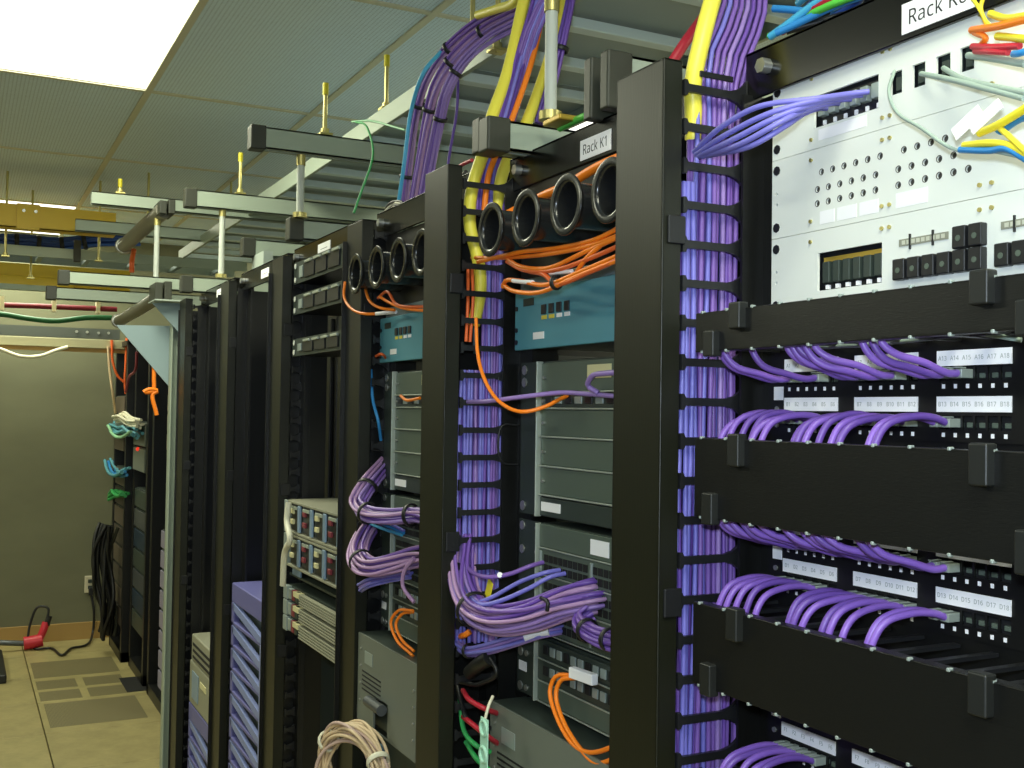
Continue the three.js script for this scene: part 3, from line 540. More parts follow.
    for (let i = 0; i < 4; i++) {
      const k = part(o, 'line_card', rbox(fx, x + 0.01, c[i + 1] + 0.0016, c[i] - 0.001, R + 0.032, L - 0.084, 0.0015), M.chassis);
      part(k, 'ejector_lip', rbox(fx - 0.003, fx, c[i + 1] - 0.0004, c[i + 1] + 0.0016, R + 0.032, L - 0.086, 0.0006), M.chassis_line);
      if (i === 0) continue;
      for (let r = 0; r < 2; r++) for (let q = 0; q < 20; q++) { const s = L - 0.108 - q * 0.0148 - (q > 8 ? 0.012 : 0), y = (c[i] + c[i + 1]) / 2 + (r ? -0.0085 : 0.0065); part(k, 'port', box(fx - 0.0012, fx + 0.001, y - 0.0055, y + 0.0055, s - 0.0058, s + 0.0058), M.dark_hole); }
      for (const s of [L - 0.093, L - 0.246]) part(k, 'divider', rbox(fx - 0.004, fx, c[i + 1] + 0.006, c[i] - 0.004, s - 0.0025, s + 0.0025, 0.001), M.silver);
    }
    part(o, 'paper_label', box(fx - 0.001, fx, 1.378, 1.4, L - 0.29, L - 0.24), M.paper);
    for (const y of [1.398, 1.36, 1.25]) { screw(o, x, y, L - 0.02, 0.0075); screw(o, x, y, L - 0.07, 0.006); }
  }
  { const o = thing('core_switch', 'lower grey-green switch with silver connectors along its top ' + w.at, 'network switch', grp('lower switches')), y0 = 1.13, y1 = 1.232, fx = x - 0.004;
    part(o, 'ear', plate(x, 0.003, L - 0.08, L - 0.008, y0, y1), M.chassis_dark); part(o, 'ear', plate(x, 0.003, R, R + 0.03, y0, y1), M.chassis_dark);
    part(o, 'body', box(x + 0.003, x + 0.4, y0, y1, R + 0.03, L - 0.08), M.chassis_dark);
    part(o, 'side_edge', rbox(x - 0.01, x, y0, y1, L - 0.083, L - 0.08, 0.001), M.chassis_line);
    const c = [1.23, 1.198, 1.164, 1.132];
    for (let i = 0; i < 3; i++) { const k = part(o, 'line_card', rbox(fx, x + 0.01, c[i + 1] + 0.0016, c[i] - 0.001, R + 0.032, L - 0.084, 0.0015), i === 2 ? M.chassis : M.chassis_dark); part(k, 'ejector_lip', rbox(fx - 0.003, fx, c[i + 1] - 0.0004, c[i + 1] + 0.0016, R + 0.032, L - 0.086, 0.0006), M.chassis_line); if (i < 2) for (let q = 0; q < 16; q++) part(k, 'port', rbox(fx - 0.003, fx, c[i] - 0.022, c[i] - 0.008, L - 0.12 - q * 0.021, L - 0.106 - q * 0.021, 0.001), q % 3 ? M.silver : M.dark_hole); }
    part(o, 'paper_label', box(x - 0.001, x, 1.165, 1.18, L - 0.04, L - 0.015), M.paper);
    for (const y of [1.222, 1.195, 1.14]) { screw(o, x, y, L - 0.02, 0.0075); screw(o, x, y, L - 0.04, 0.005); }
  }
  { const o = thing('power_supply', 'dark grey power unit with a cut-out front ' + w.low, 'power supply', grp('power units')), y0 = 0.94, y1 = 1.118, fx = x - 0.05;
    const holes = [rectHole(L - 0.19, L - 0.11, y0 + 0.002, y0 + 0.07)];
    part(o, 'front', plate(fx, 0.004, R + 0.02, L - 0.012, y0, y1, holes), M.box_grey); part(o, 'body', [box(fx + 0.004, x + 0.35, y1 - 0.003, y1, R + 0.02, L - 0.012), box(fx + 0.02, x + 0.35, y0, y1 - 0.004, R + 0.025, L - 0.018)], M.chassis_dark);
    part(o, 'handle', cyl('s', L - 0.19, L - 0.11, fx - 0.012, y0 + 0.06, 0.011, 14), M.silver_dark); part(o, 'nameplate', box(fx - 0.001, fx, y1 - 0.055, y1 - 0.03, L - 0.1, L - 0.055), M.silver);
    for (let r = 0; r < 5; r++) part(o, 'vent_slot', box(fx - 0.0008, fx + 0.001, y1 - 0.075 - r * 0.009, y1 - 0.072 - r * 0.009, L - 0.15, L - 0.04), M.dark_hole);
    for (let r = 0; r < 4; r++) { screw(o, fx, y1 - 0.03 - r * 0.035, L - 0.03, 0.0025); screw(o, fx, y1 - 0.05 - r * 0.03, R + 0.16, 0.0025); }
  }
  { const o = thing('power_tray', 'dark tray with a bracket under the power unit ' + w.low, 'tray', grp('power trays')), y0 = 0.74, y1 = 0.92;
    part(o, 'body', box(x, x + 0.35, y0, y1, R + 0.02, L - 0.02), M.chassis_dark); part(o, 'bracket', [rbox(x - 0.045, x - 0.035, y0 + 0.02, y1, L - 0.15, L - 0.135, 0.002), rbox(x - 0.045, x, y0 + 0.02, y0 + 0.032, R + 0.02, L - 0.135, 0.002)], M.steel_blue); part(o, 'front', plate(x - 0.003, 0.003, R, L, y0, y1), M.chassis_dark); part(o, 'paper_label', box(x - 0.005, x - 0.003, y0 + 0.05, y0 + 0.07, L - 0.22, L - 0.18), M.paper);
    for (let i = 0; i < 5; i++) part(o, 'indicator', cyl('x', x - 0.006, x - 0.003, y0 + 0.045, L - 0.24 - i * 0.02, 0.003, 8), M.green);
  }
  void main;
}
bay(1.587, 0.822, [1.472, 1.358, 1.243, 1.136], 0.708, { ring: 'under the Rack K1 label', at: 'in the Rack K1 bay', low: 'low in the Rack K1 bay' }, true);
bay(2.185, 0.806, [2.10, 1.977, 1.86, 1.748], 0.708, { ring: 'in the third bay, farther away', at: 'in the third bay', low: 'low in the third bay' }, false);

// cords and bundles of the Rack K1 bay
const cableSet = (name, m, r, list, group, seg = 40) => list.forEach(([p, w, mm]) => single(name, tube(p, r, seg, 8), mm || m, w, 'cable', group));
cableSet('fiber_jumper', M.orange, 0.0034, [
  [[[0.75,1.826,-1.601], [0.74,1.82,-1.432], [0.74,1.811,-1.311], [0.735,1.809,-1.197], [0.735,1.824,-1.105]], 'topmost orange cord running below the Rack K1 rings'],
  [[[0.76,1.839,-1.646], [0.75,1.821,-1.502], [0.74,1.806,-1.34], [0.735,1.802,-1.21], [0.735,1.81,-1.105]], 'second orange cord running below the Rack K1 rings'],
  [[[0.75,1.822,-1.502], [0.74,1.799,-1.432], [0.735,1.785,-1.336], [0.735,1.795,-1.235], [0.735,1.807,-1.116]], 'upper sagging orange cord below the Rack K1 rings'],
  [[[0.75,1.814,-1.495], [0.74,1.791,-1.416], [0.735,1.78,-1.316], [0.735,1.785,-1.222], [0.735,1.798,-1.104]], 'lower sagging orange cord below the Rack K1 rings', M.orange_b],
  [[[0.745,1.778,-1.498], [0.735,1.762,-1.44], [0.735,1.753,-1.359], [0.735,1.764,-1.26], [0.735,1.779,-1.104]], 'orange cord in the tied loop over the teal shelf, lower strand'],
  [[[0.745,1.775,-1.498], [0.74,1.782,-1.478], [0.74,1.777,-1.431], [0.735,1.762,-1.344], [0.735,1.77,-1.247], [0.735,1.786,-1.104]], 'orange cord in the tied loop over the teal shelf, middle strand'],
  [[[0.745,1.789,-1.412], [0.735,1.776,-1.345], [0.735,1.76,-1.312], [0.735,1.767,-1.221], [0.735,1.781,-1.104]], 'orange cord in the tied loop over the teal shelf, upper strand', M.orange_b],
  [[[0.74,1.768,-1.269], [0.735,1.784,-1.235], [0.735,1.798,-1.197]], 'short orange cord crossing the sagging ones'],
], 'orange cords below the Rack K1 rings');
single('fiber_jumper', tube([[0.76,1.892,-1.514], [0.78,1.906,-1.479], [0.78,1.91,-1.43], [0.78,1.912,-1.37], [0.78,1.923,-1.273], [0.78,1.924,-1.174]], 0.007, 30, 8), M.orange, 'thick orange strand lying on top of the Rack K1 rings', 'cable');
single('cord_sleeve', tube([[0.738,1.779,-1.45], [0.738,1.774,-1.418], [0.738,1.77,-1.386]], 0.0034, 8, 8), M.paper, 'left white sleeve on the orange cords over the teal shelf', 'sleeve', 'white sleeves over the teal shelf');
single('cord_sleeve', tube([[0.738,1.778,-1.335], [0.738,1.776,-1.307], [0.738,1.774,-1.274]], 0.003, 8, 8), M.paper, 'right white sleeve on the orange cords over the teal shelf', 'sleeve', 'white sleeves over the teal shelf');
single('cable_tie', new THREE.TorusGeometry(0.009, 0.002, 6, 16).scale(1, 1, 2).rotateY(0.2).translate(...[0.735,1.762,-1.312]), M.black_cable, 'black tie round the orange loop over the teal shelf', 'cable tie');
cableSet('fiber_jumper', M.orange, 0.003, [
  [[[0.735,1.731,-1.573], [0.728,1.671,-1.549], [0.725,1.627,-1.512], [0.73,1.596,-1.472], [0.745,1.582,-1.428], [0.775,1.59,-1.412], [0.8,1.602,-1.411], [0.818,1.607,-1.419]], 'orange cord drooping from the manager to the large modular switch'],
]);
cableSet('fiber_jumper', M.orange_b, 0.003, [
  [[[0.752,1.818,-1.644], [0.745,1.766,-1.627], [0.74,1.696,-1.621]], 'orange cord standing in the manager beside Rack K1, left strand'],
  [[[0.755,1.82,-1.635], [0.75,1.765,-1.618], [0.748,1.696,-1.623]], 'orange cord standing in the manager beside Rack K1, right strand']], 'orange cords in the manager beside Rack K1');
single('patch_cable', tube([[0.735,1.597,-1.599], [0.73,1.598,-1.507], [0.75,1.604,-1.445], [0.79,1.611,-1.394], [0.8,1.609,-1.339], [0.8,1.602,-1.198]], 0.0035, 40, 8), M.purple_c, 'violet cable running flat across the large modular switch', 'cable');
single('patch_cable', tube([[0.8,1.61,-1.303], [0.79,1.62,-1.314], [0.785,1.633,-1.295], [0.785,1.636,-1.261], [0.79,1.636,-1.183]], 0.004, 30, 8), M.purple_c, 'violet cable loop in front of the large modular switch', 'cable');
{
  const o = thing('cable_bundle', 'thick tied violet bundle sweeping from the manager to the Rack K1 switches', 'cable bundle');
  bundle(o, [[0.75,1.368,-1.642], [0.735,1.316,-1.611], [0.725,1.277,-1.557], [0.73,1.267,-1.478], [0.755,1.281,-1.412], [0.785,1.305,-1.362], [0.81,1.318,-1.329], [0.85,1.314,-1.355]], 32, 0.0245, 0.0034, [M.purple, M.purple_b, M.purple, M.purple_c, M.mauve], [0.33], M.black_cable, 0.4, 18);
  for (const [u, s] of [[0, 0], [1, 0]]) void [u, s];
  part(o, 'tie', tube([[0.752,1.315,-1.374], [0.745,1.314,-1.341], [0.745,1.302,-1.343]], 0.003, 8, 6), M.black_cable);
  const b = thing('cable_bundle', 'lower slim violet-blue bundle with a white sleeve below the thick bundle', 'cable bundle');
  bundle(b, [[0.74,1.204,-1.642], [0.735,1.197,-1.599], [0.74,1.212,-1.532], [0.76,1.236,-1.469], [0.785,1.252,-1.436], [0.815,1.257,-1.428], [0.85,1.248,-1.471]], 7, 0.0085, 0.003, [M.lilac, M.purple_c, M.lilac], [0.2], M.black_cable, 0.3, 14);
  part(b, 'sleeve', tube([[0.765,1.244,-1.449], [0.78,1.25,-1.439], [0.795,1.255,-1.426]], 0.007, 10, 8), M.paper, 'white sleeve');
  const c = thing('cable_bundle', 'small tied violet bundle at the right end of the Rack K1 switches', 'cable bundle');
  bundle(c, [[0.8,1.301,-1.317], [0.785,1.291,-1.319], [0.775,1.283,-1.275], [0.775,1.282,-1.224], [0.775,1.293,-1.154]], 9, 0.012, 0.0034, [M.purple, M.purple_b], [0.3, 0.62], M.black_cable, 0.3, 12);
}
cableSet('patch_cable', M.lilac, 0.0035, [
  [[[0.745,1.342,-1.659], [0.73,1.301,-1.6], [0.725,1.284,-1.543], [0.735,1.295,-1.506], [0.765,1.324,-1.465], [0.79,1.341,-1.432], [0.815,1.344,-1.431]], 'upper violet-blue cable arching into the second port row', M.lilac],
  [[[0.745,1.346,-1.647], [0.728,1.3,-1.58], [0.722,1.285,-1.514], [0.735,1.296,-1.472], [0.765,1.32,-1.432], [0.79,1.337,-1.416], [0.815,1.341,-1.415]], 'lower violet-blue cable arching into the second port row', M.lilac],
  [[[0.75,1.359,-1.654], [0.735,1.33,-1.589], [0.735,1.326,-1.514], [0.76,1.333,-1.489], [0.785,1.346,-1.471], [0.81,1.35,-1.475]], 'violet cable with a white band arching into the switch edge', M.purple]], 'violet cables arching into the Rack K1 switch');
single('cable_flag', rbox(-0.001, 0.001, -0.016, 0.016, -0.009, 0.009, 0.0008).rotateX(0.4).translate(...[0.742,1.304,-1.525]), M.yellow, 'small yellow flag label above the thick violet bundle', 'label');
single('cable_band', cyl('y', -0.004, 0.004, 0, 0, 0.0043, 10).rotateZ(1.2).rotateY(1).translate(...[0.748,1.33,-1.499]), M.paper, 'small white band on the arching violet cable', 'cable band');
cableSet('fiber_jumper', M.orange, 0.0034, [
  [[[0.8,1.202,-1.365], [0.79,1.195,-1.394], [0.785,1.173,-1.403], [0.78,1.144,-1.375], [0.775,1.12,-1.32], [0.775,1.121,-1.271], [0.78,1.174,-1.159]], 'left orange cord looping down in front of the lower Rack K1 switch'],
  [[[0.8,1.2,-1.356], [0.79,1.193,-1.379], [0.785,1.172,-1.385], [0.78,1.145,-1.358], [0.775,1.119,-1.298], [0.775,1.112,-1.253], [0.78,1.165,-1.158]], 'right orange cord looping down in front of the lower Rack K1 switch']], 'orange loops at the lower Rack K1 switch');
single('cord_sleeve', rbox(-0.006, 0.006, -0.008, 0.008, -0.028, 0.028, 0.002).rotateY(0.1).translate(...[0.8,1.208,-1.334]), M.paper, 'white paper sleeve on the orange loops at the lower Rack K1 switch', 'sleeve');
single('fiber_stub', tube([[0.735,1.217,-1.611], [0.73,1.226,-1.581], [0.735,1.231,-1.577]], 0.005, 8, 8), M.orange, 'short orange cord end under the thick violet bundle', 'cable');
cableSet('ground_wire', M.red, 0.0042, [
  [[[0.745,1.126,-1.622], [0.73,1.126,-1.562], [0.74,1.12,-1.532], [0.78,1.1,-1.556]], 'upper red wire low in the manager beside Rack K1', M.red], [[[0.745,1.084,-1.628], [0.73,1.092,-1.561], [0.74,1.081,-1.527], [0.78,1.052,-1.554]], 'lower red wire low in the manager beside Rack K1', M.red],
  [[[0.745,1.108,-1.633], [0.735,1.07,-1.594], [0.735,1.059,-1.548], [0.76,1.045,-1.549]], 'upper green wire low in the manager beside Rack K1', M.green], [[[0.74,1.05,-1.596], [0.735,1.038,-1.54], [0.75,1.023,-1.521]], 'lower green wire low in the manager beside Rack K1', M.green],
  [[[0.75,1.125,-1.653], [0.74,1.105,-1.614], [0.735,1.089,-1.572], [0.77,1.075,-1.571]], 'thick black wire beside the red and green wires', M.black_cable]], 'wires low in the manager beside Rack K1');
{ const o = thing('shipping_tag', 'translucent mint strip tag hanging by a white tie beside the red wires', 'tag');
  const c = [0.722,1.072,-1.492]; part(o, 'strip', [rbox(c[0] - 0.001, c[0] + 0.001, c[1] - 0.11, c[1] + 0.045, -c[2] - 0.013, -c[2] + 0.013, 0.0008), ring(c[0] - 0.001, c[1] + 0.03, -c[2], 0.011, 0.003, 16), ring(c[0] - 0.001, c[1] - 0.01, -c[2], 0.011, 0.003, 16)], M.mint);
  part(o, 'tie', tube([[c[0], c[1] + 0.04, c[2]], [0.73,1.135,-1.494], [0.74,1.146,-1.501]], 0.0025, 10, 6), M.white_cable); }
{ const o = thing('cable_boot', 'thick black moulded plug leaning in the lower gap beside Rack K1', 'plug'); part(o, 'boot', tube([[0.745,1.161,-1.596], [0.74,1.185,-1.549], [0.745,1.199,-1.524]], 0.012, 10, 10), M.rubber); part(o, 'cord', tube([[0.745,1.199,-1.524], [0.75,1.18,-1.508], [0.745,1.151,-1.558], [0.75,1.134,-1.645]], 0.004, 18, 7), M.black_cable); }

// cables of the third bay
{
  const o = thing('cable_bundle', 'upper tied mauve bundle curling out of the third manager', 'cable bundle');
  bundle(o, [[0.815,1.467,-2.192], [0.755,1.421,-2.135], [0.735,1.393,-2.125], [0.735,1.375,-2.069], [0.76,1.374,-2.011], [0.79,1.379,-1.97], [0.8,1.38,-1.856]], 14, 0.018, 0.0036, [M.mauve, M.purple_c, M.purple, M.purple_b], [0.22, 0.45, 0.72], M.black_cable, 0.4, 16);
  const b = thing('cable_bundle', 'lower tied mauve bundle curling out of the third manager', 'cable bundle');
  bundle(b, [[0.815,1.358,-2.218], [0.755,1.316,-2.154], [0.732,1.288,-2.117], [0.732,1.271,-2.043], [0.76,1.282,-1.996], [0.79,1.298,-1.951], [0.8,1.313,-1.853]], 16, 0.021, 0.0036, [M.mauve, M.purple_c, M.purple, M.purple_b], [0.15, 0.42], M.black_cable, 0.4, 16);
  const c = thing('cable_bundle', 'frayed violet-blue cable ends with a white sleeve in the third bay', 'cable bundle');
  bundle(c, [[0.74,1.22,-2.118], [0.742,1.238,-2.064], [0.765,1.248,-2.041], [0.79,1.266,-1.976]], 8, 0.010, 0.003, [M.lilac, M.purple_c], [], M.black_cable, 0.3, 10);
  part(c, 'sleeve', tube([[0.772,1.235,-2.105], [0.78,1.244,-2.069], [0.785,1.251,-2.043]], 0.009, 8, 8), M.paper, 'white sleeve');
}
cableSet('patch_cable', M.cyan_cable, 0.0034, [[[[0.775,1.36,-2.226], [0.77,1.347,-2.167], [0.78,1.339,-2.097], [0.795,1.333,-2.035]], 'lower light blue cable between the mauve bundles', M.cyan_cable], [[[0.775,1.365,-2.195], [0.77,1.355,-2.13], [0.78,1.347,-2.075], [0.795,1.338,-2.024]], 'upper light blue cable between the mauve bundles', M.blue], [[[0.775,1.365,-2.109], [0.78,1.355,-2.064], [0.795,1.342,-2.024]], 'violet-blue cable between the mauve bundles', M.lilac]], 'cables between the mauve bundles');
cableSet('patch_cable', M.mauve, 0.004, [[[[0.775,1.303,-1.919], [0.765,1.273,-1.944], [0.765,1.246,-1.948], [0.775,1.22,-1.915]], 'thick violet cable loop cut off by the second cover']]);
cableSet('fiber_jumper', M.orange, 0.003, [
  [[[0.735,1.857,-2.243], [0.73,1.826,-2.233], [0.73,1.793,-2.178], [0.74,1.779,-2.118], [0.76,1.779,-2.101]], 'left orange cord hanging from the first ring of the third bay'],
  [[[0.735,1.832,-2.113], [0.735,1.805,-2.087], [0.74,1.785,-2.035], [0.76,1.779,-2.004]], 'second orange cord hanging under the rings of the third bay'],
  [[[0.74,1.807,-2.036], [0.74,1.793,-1.99], [0.75,1.778,-1.94], [0.76,1.763,-1.825]], 'upper orange cord crossing to the right under the third bay rings'],
  [[[0.745,1.807,-2.061], [0.74,1.812,-1.991], [0.745,1.787,-1.96], [0.76,1.771,-1.825]], 'kinked orange cord under the third bay rings', M.orange_b],
  [[[0.785,1.696,-2.178], [0.78,1.698,-2.128], [0.8,1.69,-2.151]], 'short orange wire at the edge of the far teal shelf', M.orange_b],
  [[[0.79,1.611,-2.041], [0.785,1.602,-1.995], [0.79,1.606,-1.94]], 'orange cord on the far modular switch'],
  [[[0.775,1.203,-1.92], [0.77,1.192,-1.985], [0.765,1.167,-2.009], [0.765,1.138,-1.975], [0.775,1.119,-1.916]], 'outer orange loop near the bottom of the third bay'], [[[0.78,1.198,-1.932], [0.775,1.187,-1.976], [0.77,1.165,-1.994], [0.77,1.141,-1.961], [0.78,1.126,-1.923]], 'inner orange loop near the bottom of the third bay']], 'orange cords of the third bay');
single('cord_sleeve', tube([[0.757,1.779,-2.105], [0.762,1.778,-2.06], [0.768,1.777,-2.019]], 0.0038, 8, 8), M.paper, 'white sleeve on the orange cords of the third bay', 'sleeve');
cableSet('patch_cable', M.blue, 0.0035, [[[[0.785,1.668,-2.208], [0.78,1.603,-2.178], [0.785,1.561,-2.158], [0.8,1.518,-2.179]], 'blue cable standing at the edge of the third bay', M.blue]]);
{ const o = thing('cable_coil', 'coil of beige cable hanging low before the third bay', 'cable coil'), c = [0.69,0.875,-2.006];
  for (let i = 0; i < 16; i++) {
    const p = [], rr = 0.088 + jit(0.012), ox = jit(0.018), oy = jit(0.012), os = jit(0.012), e = 0.95 + jit(0.06);
    for (let a = 0; a <= 20; a++) { const t = a / 20 * Math.PI * 2; p.push([c[0] + ox + 0.03 * Math.cos(t) + 0.008 * Math.sin(t * 2 + i), c[1] + oy + rr * Math.sin(t), c[2] + os + rr * e * Math.cos(t)]); }
    part(o, 'cable', tube(p, 0.0034, 48, 6), [M.beige, M.beige, M.mauve_beige][i % 3]);
  }
  for (const t of [0.6, 2.5]) part(o, 'tie', new THREE.TorusGeometry(0.02, 0.003, 6, 14).scale(1, 1, 2).rotateX(t).translate(c[0] + 0.03 * Math.cos(t), c[1] + 0.09 * Math.sin(t), c[2] + 0.09 * Math.cos(t)), M.white_cable);
}

// ---------------------------------------------------------------- fourth bay: slim panels, disk arrays, server stack
{
  const L = 2.795, R = L - PW, x = 0.796;
  [[1.964, 1.908, 'topmost'], [1.878, 1.828, 'middle'], [1.764, 1.719, 'lowest']].forEach(([y1, y0, w]) => {
    const o = thing('slim_server', w + ' of three slim dark units under the fourth rack header', 'server', 'slim units of the fourth bay');
    part(o, 'front', plate(x - 0.02, 0.004, R, L, y0, y1), M.chassis_dark); part(o, 'body', box(x - 0.016, x + 0.35, y0 + 0.002, y1 - 0.002, R + 0.02, L - 0.02), M.black);
    for (const y of [y0 + 0.01, y1 - 0.01]) screw(o, x - 0.021, y, L - 0.02, 0.007, M.panel_white);
    part(o, 'indicator_block', rbox(x - 0.024, x - 0.02, y0 + 0.012, y1 - 0.014, L - 0.09, L - 0.06, 0.001), M.silver);
    for (let i = 0; i < 3; i++) part(o, 'drive_bay', rbox(x - 0.024, x - 0.02, y0 + 0.008, y1 - 0.008, L - 0.19 - i * 0.1, L - 0.105 - i * 0.1, 0.001), M.black_plastic);
    for (let i = 0; i < 4; i++) part(o, 'handle', rbox(x - 0.028, x - 0.022, y1 - 0.012, y1 - 0.006, L - 0.17 - i * 0.075, L - 0.12 - i * 0.075, 0.001), M.chassis_line);
  });
  const ax = 0.765, AY = [1.349, 1.265, 1.18];
  [0, 1].forEach(i => {
    const y1 = AY[i] - 0.001, y0 = AY[i + 1] + 0.001, o = thing('disk_array', (i ? 'lower' : 'upper') + ' grey disk array with exposed drive carriers', 'disk array', 'grey disk arrays of the fourth bay');
    part(o, 'case', box(ax + 0.01, ax + 0.36, y0, y1, R + 0.02, L - 0.02), M.tan_box); part(o, 'rim', [rbox(ax - 0.005, ax + 0.012, y1 - 0.006, y1, R, L - 0.02, 0.001), rbox(ax - 0.005, ax + 0.012, y0, y0 + 0.006, R, L - 0.02, 0.001)], M.tan_box);
    part(o, 'ear', rbox(ax - 0.008, ax + 0.01, y0, y1, L - 0.045, L - 0.02, 0.002), M.silver);
    for (let k = 0; k < 4; k++) { const s = L - 0.06 - k * 0.105, b = part(o, 'drive_carrier', rbox(ax, ax + 0.01, y0 + 0.008, y1 - 0.008, s - 0.07, s, 0.002), M.black_plastic);
      part(b, 'carrier_rail', rbox(ax - 0.006, ax, y0 + 0.008, y1 - 0.008, s - 0.096, s - 0.076, 0.002), M.silver_blue); part(b, 'lever', rbox(ax - 0.005, ax, y1 - 0.02, y1 - 0.012, s - 0.065, s - 0.01, 0.001), M.chassis_line);
      for (const q of [0.3, 0.62]) part(b, 'latch', rbox(ax - 0.006, ax, y0 + (y1 - y0) * q, y0 + (y1 - y0) * q + 0.012, s - 0.035, s - 0.012, 0.001), k % 2 ? M.maroon : M.cream_label); }
  });
  single('hanging_string', tube([[0.75,1.346,-2.705], [0.745,1.301,-2.702], [0.74,1.257,-2.653], [0.74,1.222,-2.697], [0.745,1.134,-2.728]], 0.008, 24, 8), M.white_cable, 'white frayed string hanging down the left side of the disk arrays', 'string');
  { const o = thing('rack_shelf', 'thin shelf with a pale blue label under the disk arrays', 'shelf'), y1 = 1.18, y0 = 1.153; part(o, 'tray', box(ax + 0.01, ax + 0.4, y0, y0 + 0.006, R, L - 0.02), M.chassis_dark); part(o, 'paper_label', box(ax + 0.006, ax + 0.01, y0 + 0.007, y1, L - 0.13, L - 0.06), M.silver_blue); }
  const SY = [1.13, 1.094, 1.054, 1.014];
  ['top', 'middle', 'bottom'].forEach((w, i) => {
    const y1 = SY[i] - 0.001, y0 = SY[i + 1] + 0.001, o = thing('rack_server', w + ' server of the louvred stack under the disk arrays', 'server', 'louvred servers of the fourth bay');
    part(o, 'case', box(ax + 0.008, ax + 0.36, y0, y1, R + 0.02, L - 0.02), M.chassis_dark); part(o, 'ear', rbox(ax - 0.006, ax + 0.008, y0, y1, L - 0.055, L - 0.02, 0.002), M.silver);
    for (let k = 0; k < 3; k++) part(o, 'module', rbox(ax - 0.004, ax + 0.008, y0 + 0.004, y1 - 0.004, L - 0.085 - k * 0.03, L - 0.06 - k * 0.03, 0.002), [M.silver, M.maroon, M.chassis_dark][k]);
    part(o, 'paper_label', box(ax - 0.007, ax + 0.008, y1 - 0.016, y1 - 0.004, L - 0.165, L - 0.115), M.cream_label);
    for (let k = 0; k < 5; k++) { const y = y0 + 0.003 + k * (y1 - y0 - 0.004) / 5; part(o, 'louvre', rbox(ax - 0.008, ax + 0.004, y, y + 0.0042, R + 0.01, L - 0.17, 0.001), M.tan_box); }
  });
}
// ---------------------------------------------------------------- fifth and sixth bays: violet bezel towers and small units
function bezelTower(L, R, x, y1, label) {
  const o = thing('storage_tower', label, 'storage array', 'violet bezel towers');
  part(o, 'case', box(x + 0.02, x + 0.36, 0.1, y1 - 0.004, R, L), M.chassis_dark);
  part(o, 'top_rim', rbox(x, x + 0.36, y1 - 0.06, y1, R, L, 0.004), M.bezel);
  for (let y = y1 - 0.06; y > 0.22; y -= 0.07) {
    const b = part(o, 'bezel', [rbox(x, x + 0.02, y - 0.068, y - 0.056, R, L, 0.003), rbox(x, x + 0.02, y - 0.068, y, L - 0.03, L, 0.003), rbox(x, x + 0.02, y - 0.068, y, R, R + 0.06, 0.003)], M.bezel);
    const bar = box(-0.006, 0.006, -0.011, 0.011, -(L - R) * 0.42, (L - R) * 0.42).rotateX(0.12).translate(x + 0.006, y - 0.032, -(L + R) / 2 - 0.02);
    part(b, 'diagonal_bar', bar, M.bezel_light);
  }
  part(o, 'light_strip', rbox(x - 0.004, x, 0.25, y1 - 0.12, R + 0.03, R + 0.07, 0.002), M.bezel_light);
  return o;
}
bezelTower(3.385, 2.945, 0.765, 1.045, 'tall violet bezel storage tower with diagonal bars in the fifth bay');
{ const L = 4.03, R = L - PW + 0.02, x = 0.765;
  const yA = 0.774, yB = 0.679, yC = 0.524;
  const a = thing('tape_drive', 'small grey unit with a slotted front on top of the sixth bay stack', 'tape drive'); part(a, 'case', rbox(x, x + 0.36, yB + 0.002, yA, R, L - 0.03, 0.006), M.tan_box); for (let i = 0; i < 3; i++) part(a, 'slot', box(x - 0.002, x + 0.001, yB + 0.015 + i * 0.022, yB + 0.024 + i * 0.022, R + 0.03, L - 0.06), M.dark_hole);
  const b = thing('tape_library', 'beige unit with a blue window below the small grey unit', 'tape library'); part(b, 'case', rbox(x, x + 0.36, yC + 0.002, yB - 0.001, R, L - 0.005, 0.006), M.tan_box); part(b, 'window', rbox(x - 0.003, x, yC + 0.03, yB - 0.03, L - 0.17, L - 0.06, 0.002), M.silver_blue); part(b, 'paper_label', box(x - 0.002, x, yB - 0.06, yB - 0.04, L - 0.3, L - 0.2), M.cream_label);
  bezelTower(L, R, x, yC, 'violet bezel storage tower below the beige unit in the sixth bay'); }

// ---------------------------------------------------------------- pale post with gusset brackets at the end of the row
{ const o = thing('support_post', 'pale grey steel post with triangular gusset plates at the end of the near row', 'post'), s = 4.3;
  const x0 = 0.721, x1 = 0.77, yt = 1.985;
  part(o, 'post', [rbox(x0, x0 + 0.005, 0, yt, s, s + 0.05, 0.001), rbox(x0, x1, 0, yt, s + 0.045, s + 0.05, 0.001), rbox(x1 - 0.004, x1, 0, yt, s, s + 0.05, 0.001)], M.runway);
  const tri = (p, ss, m) => { const g = ext(p.map(q => [q[0], q[1]]), 0.006).translate(0, 0, -ss); return part(o, 'gusset', g, m); };
  tri([[0.644, 1.978], [0.757, 1.857], [0.758, 1.985]], 4.29, M.galv_blue);
  tri([[0.53, 1.895], [0.743, 1.65], [0.745, 1.902]], 4.4, M.galv_blue);
  const fy = 1.982; part(o, 'top_flange', rbox(0.644, 0.785, fy, fy + 0.006, 4.22, 4.38, 0.001), M.galv); }

